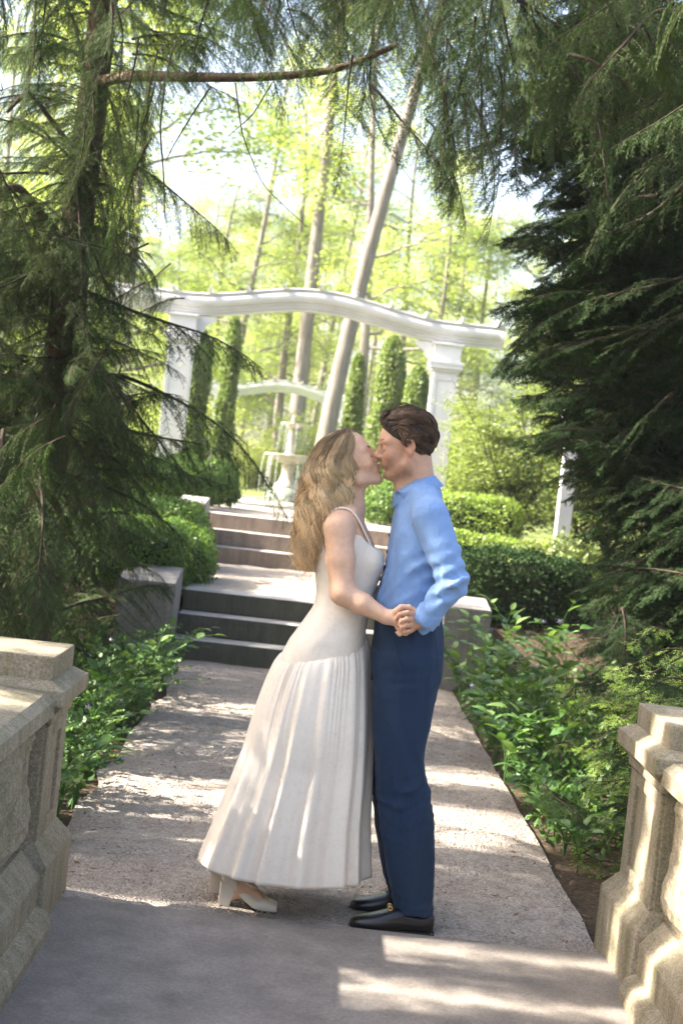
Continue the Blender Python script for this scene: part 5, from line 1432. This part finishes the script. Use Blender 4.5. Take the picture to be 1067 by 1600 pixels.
def loafer(toe, heel):
    root_m = man
    up = [(0, .018, .022, .1), (.015, .012, .036, .42), (.06, .010, .046, .68), (.14, .010, .052, .86), (.26, .010, .060, .98), (.38, .010, .072, .98), (.5, .010, .086, .9), (.58, .010, .092, .82), (.66, .012, .080, .76), (.8, .012, .074, .76), (.92, .012, .078, .74), (.98, .014, .078, .55), (1, .02, .07, .15)]
    V, Q = shoe_loft(toe, heel, up, .048); sh = np_obj('loafer', V, Q, M['leather'], root_m, True, mb)
    so = [(-.01, .004, .014, .2), (.02, .002, .014, .55), (.1, .0, .014, .86), (.25, .0, .014, 1.06), (.4, .0, .014, 1.04), (.55, .002, .014, .86), (.72, .0, .016, .84), (.9, .0, .016, .86), (.99, .0, .016, .6), (1.01, .002, .014, .2)]
    V, Q = shoe_loft(toe, heel, so, .048); np_obj('sole', V, Q, M['sole'], sh, True, mb)
    V, Q = shoe_loft(toe, heel, [(.72, -.008, .016, .7), (.74, -.008, .016, .86), (.9, -.008, .016, .88), (1.0, -.008, .016, .6)], .048); np_obj('heel', V, Q, M['sole'], sh, False, mb)
    t = np.array(toe); d = np.array(heel)-t
    c = t+d*.46+np.array([0, 0, 0]); c[2] = .086
    for k, (oy, r0) in enumerate(((-.016, .008), (.016, .008))):
        a = np.linspace(0, 2*np.pi, 14); P = np.stack([c[0]+r0*np.cos(a), np.full(14, c[1]+oy), c[2]+.002+r0*.9*np.sin(a)], 1); V, Q = tube_np(P, .0022, 6); np_obj('bit_ring', V, Q, M['gold'], sh, True, mb)
    V, Q = tube_np(np.array([c+np.array([0, -.02, .006]), c+np.array([-.002, 0, .009]), c+np.array([0, .02, .006])]), [.003]*3, 6); np_obj('bit_bar', V, Q, M['gold'], sh, True, mb)
def gp(px, py):
    d = CF+CR*((px-533.5)/2222)-CU*((py-800)/2222); t = (.014-CC.z)/d.z; return np.array(CC+d*t)
tn, hn = gp(545, 1446), gp(676, 1455); tn[1] = hn[1]-.03
loafer(tn, hn)
tf_, hf_ = gp(546, 1425), gp(672, 1436); tf_[1] = YM+.09; hf_[1] = YM+.11
loafer(tf_, hf_)

# man's hair: dark, swept back from the forehead
def man_hair(H):
    r = np.random.default_rng(9); c0 = np.array([-.012, 0, .030]); rad0 = np.array([.100, .075, .088])
    paths, rads, cols = [], [], []; n = 8
    line = lambda x: np.interp(x, [-.03, -.012, 0.0, .008, .015, .024, .045, .065, .085], [-.06, .012, .018, -.004, .0, .034, .052, .070, .083])
    def root():
        while True:
            d = unit(r.normal(0, 1, 3)); p = c0+d*rad0
            if p[2] > line(p[0]): return p
    def flow(p, L, lf, cl, wv):
        x, y, z = p; top = z > .07 or x > .03; q = p.copy(); P = []
        for i in range(n):
            t = i/(n-1); lift = .003+((.021 if x > .03 else .011) if top else .010)*math.sin(math.pi*min(1, t*.72+.12))*lf
            e = (q-c0)/rad0; e = e/np.linalg.norm(e); P.append(c0+e*(rad0+lift)); nrm = unit(e/rad0)
            fl = np.array([-1.0, cl+.35*np.sin(7*t+wv), -.25+.45*np.sin(6*t+wv) if top else -.85])
            if x > .045 and t < .28: fl = np.array([.6, cl, 1.0])
            if x > 0 and z < .05: fl = np.array([-.25, 0, -1.0])
            if x < -.07: fl = np.array([-.15+.4*np.sin(5*t+wv), cl, -1.0])
            fl = fl-nrm*(fl@nrm); q = q+unit(fl)*L/(n-1)
        return np.array(P)
    for k in range(120):
        p = root(); x, y, z = p; top = z > .07 or x > .03
        L = r.uniform(.06, .10) if top else r.uniform(.035, .065)
        if x > 0 and z < .045: L = r.uniform(.012, .024)
        lf = r.uniform(.2, 1.45); cl = r.normal(0, .35); wv = r.uniform(0, 6.28); sh_ = r.uniform(.5, 2.3)
        gd = None
        for m in range(52):
            pp = p+r.normal(0, .0085, 3) if m else p.copy(); e = (pp-c0)/rad0; pp = c0+e/np.linalg.norm(e)*rad0
            if pp[2] < line(pp[0]): continue
            P = flow(pp, L*r.uniform(.75, 1.1), lf*r.uniform(.8, 1.2), cl, wv)
            if gd is None: gd = P
            P = gd+(P-gd)*(1-.7*np.linspace(0, 1, n)**1.5)[:, None]
            W = np.array([H.w(*k_) for k_ in P])+np.outer(np.linspace(0, 1, n)**2, r.normal(0, .0022, 3))
            paths.append(W); rads.append(np.linspace(.0010, .0004, n)*r.uniform(.8, 1.3)); cols.append(np.tile(np.array([.058, .036, .022])*sh_*r.uniform(.8, 1.2), (n, 1)))
    return strands(paths, rads, cols)
V, Q, Cc = man_hair(HM); hair_obj('hair', V, Q, Cc, man, mb)
F = Field(HM.c-.17, HM.c+.17, .004)
F.ell(HM.w(-.0125, 0, .031), (np.array([.1015, .0765, .0895]))*HM.s, HM.R, .01)
for y in (-1, 1): F.cap(HM.w(-.05, y*.042, -.012), HM.w(-.066, y*.022, -.040), .028, .022, .02)
F.ell(HM.w(.118, 0, -.012), (.085, .12, .085), HM.R, .006, 's'); F.ell(HM.w(.012, 0, -.085), (.062, .12, .105), HM.R, .006, 's')
V, Q = F.mesh(1); hair_obj('hair_base', V, Q, np.tile(np.array([[.03, .019, .012]]), (len(V), 1)), man, mb)
def brow(H, person, base, col, n=110, up=0.0, seed=1):
    r = np.random.default_rng(seed); paths, rads, cols = [], [], []
    for sd in (-1, 1):
        for k in range(n):
            t = r.random(); x = .091-.022*t**1.4; y = sd*(.014+.034*t); z = .018+.008*math.sin(2.2*t)+r.normal(0, .0018)+up
            p = np.array([x+.003, y, z]); d = np.array([-.003, sd*.007, .002]); paths.append(np.array([H.w(*(p+d*u)) for u in (0, .5, 1)])); rads.append(np.array([.0012, .0012, .0005])); cols.append(np.tile(np.array(col)*r.uniform(.7, 1.3), (3, 1)))
        dy = np.linspace(-.013, .013, 9); lx = .072+.0155*np.sqrt(np.clip(1-(dy/.0165)**2-(.0072/.0135)**2, 0, 1))+.0006
        lid = np.array([H.w(a_, sd*.032+b_, -.0112+.002*(b_/.013)**2) for a_, b_ in zip(lx, dy)])
        for q in range(2):
            off = H.R@np.array([.0012*q, 0, -.0012*q]); P3 = lid+off
            V, Q = tube_np(P3, .0011-.0003*q, 5); o = hair_obj('eyelashes', V, Q, np.tile(np.array(col)*.5, (len(V), 1)), person, base)
    V, Q, C_ = strands(paths, rads, cols); hair_obj('eyebrows', V, Q, C_, person, base)
brow(HM, man, mb, (.07, .04, .022))
def stubble(H, person, base):
    r = np.random.default_rng(4); paths, rads, cols = [], [], []
    return

# ---------------------------------------------------------------- the woman
YW = 5.08
wb = PX(395, 1412, YW); wb[2] = 0.0
woman = empty('person', tuple(wb), 'person in long cream brocade dress with wavy blonde hair leaning into the kiss', 'person', 'couple kissing on the path')
HW = Head(PX(544, 719, YW-.012), 1, rad(26), rad(-6), .95)
F = Field(wb+np.array([-.16, -.36, -.02]), wb+np.array([.66, .4, 1.8]), .0042)
build_head(F, HW, True)
wnb = PX(540, 797, YW)
F.cap(HW.w(-.03, 0, -.045), wnb, .046, .05, .025); F.cap(HW.w(.0, 0, -.075), PX(556, 798, YW), .03, .034, .03)
wf = [(566, 800), (574, 820), (587, 850), (596, 880), (591, 908), (579, 934), (575, 957), (571, 980), (569, 1010), (560, 1040)]
wk = [(502, 803), (496, 830), (491, 863), (494, 900), (495, 924), (491, 947), (476, 968), (452, 1000), (438, 1028), (432, 1050)]
fz, fx = curve(wf, YW); bz, bxx = curve(wk, YW)
zz = np.linspace(.93, 1.47, 26)
ryw = np.interp(zz, [.93, 1.0, 1.08, 1.15, 1.25, 1.35, 1.42, 1.47], [.165, .165, .145, .118, .13, .14, .14, .10])
F.loft(zz, np.interp(zz, fz, fx)-.006, np.interp(zz, bz, bxx)+.006, YW, ryw-.006, .02)
wsn, wsf = PX(529, 826, YW-.148), PX(535, 826, YW+.15)
wen, wwn = PX(535, 926, YW-.19), PX(603, 964, YW-.215)
wef, wwf = PX(565, 930, YW+.2), PX(640, 930, YW+.22)
F.cap(wnb, wsn, .045, .046, .03); F.cap(wnb, wsf, .045, .046, .03)
for sh, el, wr in ((wsn, wen, wwn), (wsf, wef, wwf)):
    F.cap(sh, sh*.5+el*.5, .051, .0485, .02); F.cap(sh*.5+el*.5, el, .0485, .041, .02); F.cap(el, el*.55+wr*.45, .041, .037, .02); F.cap(el*.55+wr*.45, wr, .037, .0245, .015)
F.cap(PX(560, 803, YW-.06), PX(552, 800, YW-.1), .012, .012, .02)
hYw = YW-.225
pw = PX(621, 965, hYw)
hw_f = [([PX(630, 962, hYw+.018), PX(643, 966, hYw+.034), PX(648, 978, hYw+.03), PX(644, 986, hYw+.02)], .9),
        ([PX(628, 970, hYw+.012), PX(640, 976, hYw+.022), PX(642, 986, hYw+.014), PX(636, 990, hYw+.004)], .92),
        ([PX(624, 976, hYw+.006), PX(634, 984, hYw+.010), PX(634, 991, hYw+.000), PX(627, 990, hYw-.006)], .9),
        ([PX(619, 979, hYw+.000), PX(625, 988, hYw+.0), PX(624, 992, hYw-.010), PX(619, 988, hYw-.012)], .82)]
hw_t = [PX(617, 956, hYw-.012), PX(627, 948, hYw-.018), PX(639, 948, hYw-.016), PX(649, 955, hYw-.012)]
hand(F, wwn, pw, None, hw_f, hw_t, fr=.0078)
pf = PX(655, 930, YW+.21)
hand(F, wwf, pf, None, [([pf+np.array([.02, -.01, .022-.015*i]), pf+np.array([.05, -.03, .022-.015*i]), pf+np.array([.07, -.045, .02-.015*i])], .9) for i in range(4)], [pf+np.array([0, 0, .03]), pf+np.array([.03, -.02, .05]), pf+np.array([.045, -.025, .055])], fr=.0078)
wan, waf = PX(378, 1386, YW-.04), PX(368, 1376, YW+.09)
wkn, wkf = PX(452, 1215, YW-.06), PX(440, 1210, YW+.09)
whn, whf = PX(505, 1025, YW-.065), PX(505, 1025, YW+.065)
wball = gp(412, 1423); wball[1] = YW-.045; wball[2] = .03
wballf = wball+np.array([-.045, .13, 0])
for h_, k_, a_, b_ in ((whn, wkn, wan, wball), (whf, wkf, waf, wballf)):
    F.cap(h_, k_, .06, .048, .03); F.cap(k_, k_*.6+a_*.4, .05, .046, .02); F.cap(k_*.6+a_*.4, a_, .046, .029, .02)
    F.cap(a_, b_, .029, .022, .02); F.cap(a_, a_+np.array([-.035, 0, -.03]), .028, .024, .02)
FB = F
V, Q = F.mesh(2)
body_obj('body', V, Q, skin_colours(V, HW, (.68, .42, .28), True), woman, wb)

# bodice: follows the torso, cut at the scooped neckline and arm holes
F = Field(wb+np.array([-.14, -.26, .74]), wb+np.array([.5, .3, 1.52]), .0042)
zz = np.linspace(.84, 1.47, 30)
ryw = np.interp(zz, [.84, .93, 1.0, 1.08, 1.15, 1.25, 1.35, 1.42, 1.47], [.150, .163, .163, .145, .118, .13, .14, .14, .10])
F.loft(zz, np.interp(zz, fz, fx)+.003, np.interp(zz, bz, bxx)-.003, YW, ryw+.003, .02)
F.ell(PX(580, 876, YW-.062), (.045, .056, .056), None, .03); F.ell(PX(580, 876, YW+.062), (.045, .056, .056), None, .03)
d1 = folds(14, 5, 40, 70, (1, 0, .2), .0012); F.wrinkle(d1, wb+np.array([-.14, -.26, .74]), wb+np.array([.5, .3, 1.52]))
bust = PX(584, 853, YW); X3, Y3, Z3 = np.meshgrid(*F.ax, indexing='ij')
nx_ = [PX(484, 845, YW)[0], PX(495, 833, YW)[0], PX(510, 822, YW)[0], PX(545, 822, YW)[0], PX(562, 834, YW)[0], bust[0], bust[0]+.06]
nz_ = [PX(484, 845, YW)[2], PX(495, 836, YW)[2], PX(510, 838, YW)[2], PX(545, 838, YW)[2], PX(562, 838, YW)[2], bust[2]-.004, bust[2]-.03]
g = (Z3-np.interp(X3, nx_, nz_)-.35*np.clip(np.abs(Y3-YW)-.1, 0, .1)+.10*np.clip(.07-np.abs(Y3-YW), 0, .07))*.8
F.d = np.maximum(F.d, g.astype(np.float32))
arm = np.sqrt(((X3-wsn[0]-.004)/.052)**2+((Z3-wsn[2]+.03)/.085)**2)-1
arm = np.maximum(arm*.052, .085-np.abs(Y3-YW))
F.d = np.maximum(F.d, -arm.astype(np.float32))
V, Q = F.mesh(1)
dress = np_obj('bodice', V, Q, M['dress'], woman, True, wb)
def push(P, field, gap, dirn):
    """move strap points outward until they clear the body"""
    out = []
    for p in P:
        p = np.array(p, float); d = unit(np.array(dirn(p)))
        for _ in range(40):
            i = np.clip(np.round((p-field.lo)/field.h).astype(int), 0, np.array(field.d.shape)-1)
            v = field.d[tuple(i)]
            if abs(v-gap) < .0015: break
            p = p+d*np.clip(gap-v, -.01, .01)
        out.append(p)
    return np.array(out)
# shoulder straps
def ribbon(pts, w, lat, n=14, th=.0035):
    pts = np.array(pts); t = np.linspace(0, 1, len(pts)); tt = np.linspace(0, 1, n); P = np.stack([np.interp(tt, t, pts[:, j]) for j in range(3)], 1)
    for _ in range(3): P[1:-1] = (P[:-2]+2*P[1:-1]+P[2:])/4
    T = unit(np.gradient(P, axis=0)); lat = np.array(lat, float); L = unit(lat-T*(T@lat)[:, None]); N = np.cross(T, L)
    V = np.stack([P-L*w-N*th, P+L*w-N*th, P+L*w+N*th, P-L*w+N*th], 1).reshape(-1, 3); Q = [(4*i+k, 4*i+(k+1) % 4, 4*i+4+(k+1) % 4, 4*i+4+k) for i in range(n-1) for k in range(4)]
    return V, np.array(Q)
for sgn in (-1, 1):
    o_ = sgn
    pts = [PX(492, 856, YW+o_*.085), PX(495, 838, YW+o_*.098), PX(502, 820, YW+o_*.105), PX(515, 805, YW+o_*.108), PX(532, 797, YW+o_*.108), PX(546, 803, YW+o_*.108), PX(557, 817, YW+o_*.105), PX(566, 832, YW+o_*.1), PX(576, 848, YW+o_*.092), PX(586, 862, YW+o_*.082)]
    cst = PX(535, 850, YW+o_*.06)
    pts = push(pts, FB, .004, lambda p: p-cst)
    V, Q = ribbon(pts, .0105, (0, 1, 0.0), 24); np_obj('strap', V, Q, M['dress'], dress, True, wb)

# gathered skirt hung from the dropped waist
sl_, sr_ = PX(440, 1019, YW), PX(571, 994, YW)
hl_, hr_ = PX(313, 1349, YW), PX(569, 1385, YW)
hem_z = .145
r = np.random.default_rng(21); nth, nt_ = 420, 70
th = np.linspace(0, 2*np.pi, nth, endpoint=False)
nf = 15; wd = r.uniform(.55, 1.6, nf); cum = np.concatenate([[0], np.cumsum(wd)])/wd.sum()*2*np.pi
phs = np.interp(th, cum, 2*np.pi*np.arange(nf+1)); amp_ = np.interp(th, cum[:-1], r.uniform(.45, 1.25, nf), period=2*np.pi)
pl = amp_*(np.cos(phs)*.75+.25*np.cos(2*phs+1.1)); warp = th+.12*np.sin(3*th+1)+.06*np.sin(7*th+2)
gat = sum(np.sin(f_*warp+p_) for f_, p_ in ((47, 0), (61, 1.5), (73, 3)))/3
Vs = []
for i in range(nt_+1):
    t = i/nt_
    xl = sl_[0]+(hl_[0]-sl_[0])*(t*.93+.07*t*t)+(-.010*math.sin(math.pi*min(t*2.2, 1))); xr = sr_[0]+(hr_[0]-sr_[0])*t+.014*math.sin(math.pi*min(1, t*1.3))
    ry_ = .168+(.235-.168)*t+.018*math.sin(math.pi*min(t*2, 1)); rx_ = (xr-xl)/2; cx_ = (xl+xr)/2
    fold = pl*(.003+.021*t**1.1)+gat*.009*math.exp(-t*6)*min(1, t*25)*(.6+.6*np.sin(5*th+1))+.017*(1-math.exp(-t*26))*math.exp(-t*2.5)
    x = cx_+(rx_+fold)*np.cos(th); y = YW+(ry_+fold)*np.sin(th)
    u = (np.cos(th)+1)/2
    zs = sl_[2]+(sr_[2]-sl_[2])*u-.034*np.abs(np.sin(th))*(np.sin(th) < 0)-.02*np.abs(np.sin(th))*(np.sin(th) > 0)+.002*gat
    z = zs+(hem_z-zs)*t+.006*pl*t
    Vs.append(np.stack([x, y, z], 1))
Vs = np.vstack(Vs); i = (np.arange(nt_)*nth)[:, None]; j = np.arange(nth)[None]
Q = np.stack([i+j, i+(j+1) % nth, i+nth+(j+1) % nth, i+nth+j], -1).reshape(-1, 4)[:, ::-1]
skirt = np_obj('skirt', Vs, Q, M['dress'], woman, True, wb)
sm = skirt.modifiers.new('thick', 'SOLIDIFY'); sm.thickness = .003

# block heeled shoes
def pump(ball, ankle, back):
    """ball of the foot on the ground, toe ahead (+x), block heel under the ankle"""
    x1 = ball[0]+.045; x0 = back; y = ball[1]
    L = x1-x0
    secs = []
    for (t, z0, z1, w) in ((0, .004, .030, .62), (.02, .003, .034, .72), (.10, .003, .040, .80), (.22, .003, .050, .84), (.32, .004, .046, .82), (.42, .010, .052, .76), (.55, .028, .072, .66), (.70, .052, .098, .6), (.85, .074, .124, .6), (.96, .082, .138, .52), (1, .088, .134, .25)):
        secs.append((t, z0, z1, w))
    V, Q = shoe_loft((x1, y, 0), (x0, y, 0), secs, .046); sh = np_obj('shoe', V, Q, M['cream_leather'], woman, True, wb)
    V, Q = shoe_loft((x1, y, 0), (x0, y, 0), [(0, -.002, .005, .6), (.02, -.002, .005, .76), (.3, -.002, .005, .86), (.42, .006, .012, .74), (.55, .023, .030, .62)], .046); np_obj('sole', V, Q, M['sole'], sh, True, wb)
    bm = bmesh.new()
    lo_ = [(x0-.004, y-.024, .006), (x0+.036, y-.024, .006), (x0+.036, y+.024, .006), (x0-.004, y+.024, .006)]; hi2 = [(x0-.002, y-.026, .100), (x0+.055, y-.026, .078), (x0+.055, y+.026, .078), (x0-.002, y+.026, .100)]
    vs = [bm.verts.new(np.array(p)-wb) for p in lo_+hi2]
    for f in ((0, 1, 5, 4), (1, 2, 6, 5), (2, 3, 7, 6), (3, 0, 4, 7), (4, 5, 6, 7), (3, 2, 1, 0)): bm.faces.new([vs[k] for k in f])
    bmesh.ops.recalc_face_normals(bm, faces=bm.faces); bmesh.ops.bevel(bm, geom=list(bm.edges), offset=.003, segments=2, affect='EDGES')
    bm_obj('heel', bm, M['cream_leather'], sh)
    bm = bmesh.new(); add_box(bm, x0-.006-wb[0], x0+.036-wb[0], y-.025-wb[1], y+.025-wb[1], -.002, .007, .001); bm_obj('heel_tip', bm, M['sole'], sh)
    c = np.array([x0+L*.45, y, .088])
    P = np.array([c+np.array([.055*math.cos(a)*.62, .031*math.sin(a), .012-.020*math.cos(a)]) for a in np.linspace(0, 2*math.pi, 22)]); V, Q = tube_np(P, .0036, 6); np_obj('strap', V, Q, M['cream_leather'], sh, True, wb)
    for sg in (-1, 1):                                        # little bow on the toe
        a = np.linspace(0, 2*math.pi, 14); b0 = np.array([x1-.055, y, .056]); P = b0+np.stack([.004*np.sin(2*a), sg*(.012-.012*np.cos(a)), .006*np.sin(a)], 1); V, Q = tube_np(P, .002, 5); np_obj('bow', V, Q, M['gold'], sh, True, wb)
bk = gp(342, 1412)[0]
pump(wball, wan, bk); pump(wballf, waf, bk-.045)

# long wavy blonde hair, hanging between a back and a front outline
Lft = [(540, 672), (518, 677), (500, 689), (489, 708), (481, 732), (474, 760), (470, 790), (467, 820), (464, 850), (467, 875), (476, 888)]
Rgt = [(548, 672), (560, 682), (566, 697), (563, 713), (556, 730), (553, 750), (551, 770), (541, 792), (524, 815), (506, 845), (490, 888)]
def woman_hair():
    r = np.random.default_rng(31); n = 19; m = len(Lft); t = np.linspace(0, 1, m); tt = np.linspace(0, 1, n)
    Lw = np.array([PX(a, b, YW) for a, b in Lft]); Rw = np.array([PX(a, b, YW) for a, b in Rgt])
    Li = np.stack([np.interp(tt, t, Lw[:, j]) for j in range(3)], 1); Ri = np.stack([np.interp(tt, t, Rw[:, j]) for j in range(3)], 1)
    for _ in range(2):
        Li[1:-1] = (Li[:-2]+2*Li[1:-1]+Li[2:])/4; Ri[1:-1] = (Ri[:-2]+2*Ri[1:-1]+Ri[2:])/4
    dep = np.interp(tt, [0, .08, .2, .4, .6, .8, 1], [.015, .06, .088, .10, .105, .095, .06])
    # hair keeps clear of the skull: depth follows the head's half width
    paths, rads, cols = [], [], []
    nl = 95
    for k in range(nl):                                      # locks of hair that wave together
        side = -1 if r.random() < .72 else 1
        s0 = r.uniform(.03, .97); ph_ = 2.2*s0+r.normal(0, .7); fr_ = r.uniform(4.0, 4.8); am = r.uniform(.012, .022); lk = r.choice([.62, .8, .95, 1.1, 1.3, 1.55])*r.uniform(.9, 1.1); ly = r.uniform(.82, 1.04)
        end = r.uniform(.8, 1.0)
        back_ = r.random() < .25
        if back_: s0 = r.uniform(0, .25); 
        for q in range(66):
            s_ = np.clip(s0+r.normal(0, .045)*(1-.6*tt), -.03, 1.03); lay = ly*r.uniform(.9, 1.03)
            u = tt*end
            A = np.stack([np.interp(u, tt, Li[:, j]) for j in range(3)], 1); B = np.stack([np.interp(u, tt, Ri[:, j]) for j in range(3)], 1); D = np.interp(u, tt, dep)
            e = 2*s_-1; yy = side*np.sqrt(np.maximum(0.04, 1-e*e*.92))*D*lay
            if back_: yy = yy*r.uniform(-.9, .9)
            P = A+(B-A)*s_[:, None]; P[:, 1] = YW-.005+yy
            w = smooth01((u-.18)/.3)*am
            P[:, 0] += w*np.sin(2*np.pi*fr_*u+ph_+.15*r.normal())+.002*r.normal()
            P[:, 1] += side*1.1*w*np.cos(2*np.pi*fr_*u+ph_)
            P += r.normal(0, .0022, 3)+np.outer(tt**2, r.normal(0, .008 if r.random() < .9 else .022, 3))
            paths.append(P); rads.append(np.interp(tt, [0, .1, .7, 1], [.0006, .0010, .0009, .0003])*r.uniform(.75, 1.3))
            root_c = np.array([.26, .175, .095]); tip_c = np.array([.74, .54, .30])*lk
            cols.append(root_c*(1-smooth01(u*1.6))[:, None]*lk**.5+tip_c*smooth01(u*1.6)[:, None]*r.uniform(.85, 1.15))
    return strands(paths, rads, cols), (Li, Ri, dep, tt)
(V, Q, Cc), (Li, Ri, dep, tt) = woman_hair(); hair_obj('hair', V, Q, Cc, woman, wb)
# under layer so that no scalp shows: a fuller mass inside the strands
a = np.linspace(0, 2*np.pi, 26, endpoint=False); Vu = []
for k in range(len(tt)):
    c = (Li[k]+Ri[k])/2; h_ = (Ri[k]-Li[k])/2*.88; Vu.append(np.stack([c[0]+h_[0]*np.cos(a), YW-.005+dep[k]*.84*np.sin(a)*1.0, c[2]+h_[2]*np.cos(a)], 1))
Vu = np.vstack(Vu[:-3]); m_ = len(tt)-3
Q = np.array([(i*26+k, i*26+(k+1) % 26, (i+1)*26+(k+1) % 26, (i+1)*26+k) for i in range(m_-1) for k in range(26)])
cu = np.repeat(np.array([.15, .10, .052])[None]*(1+1.6*np.linspace(0, 1, m_))[:, None], 26, 0)
hair_obj('hair_base', Vu, Q, cu, woman, wb)
brow(HW, woman, wb, (.16, .10, .05), 90, seed=2)
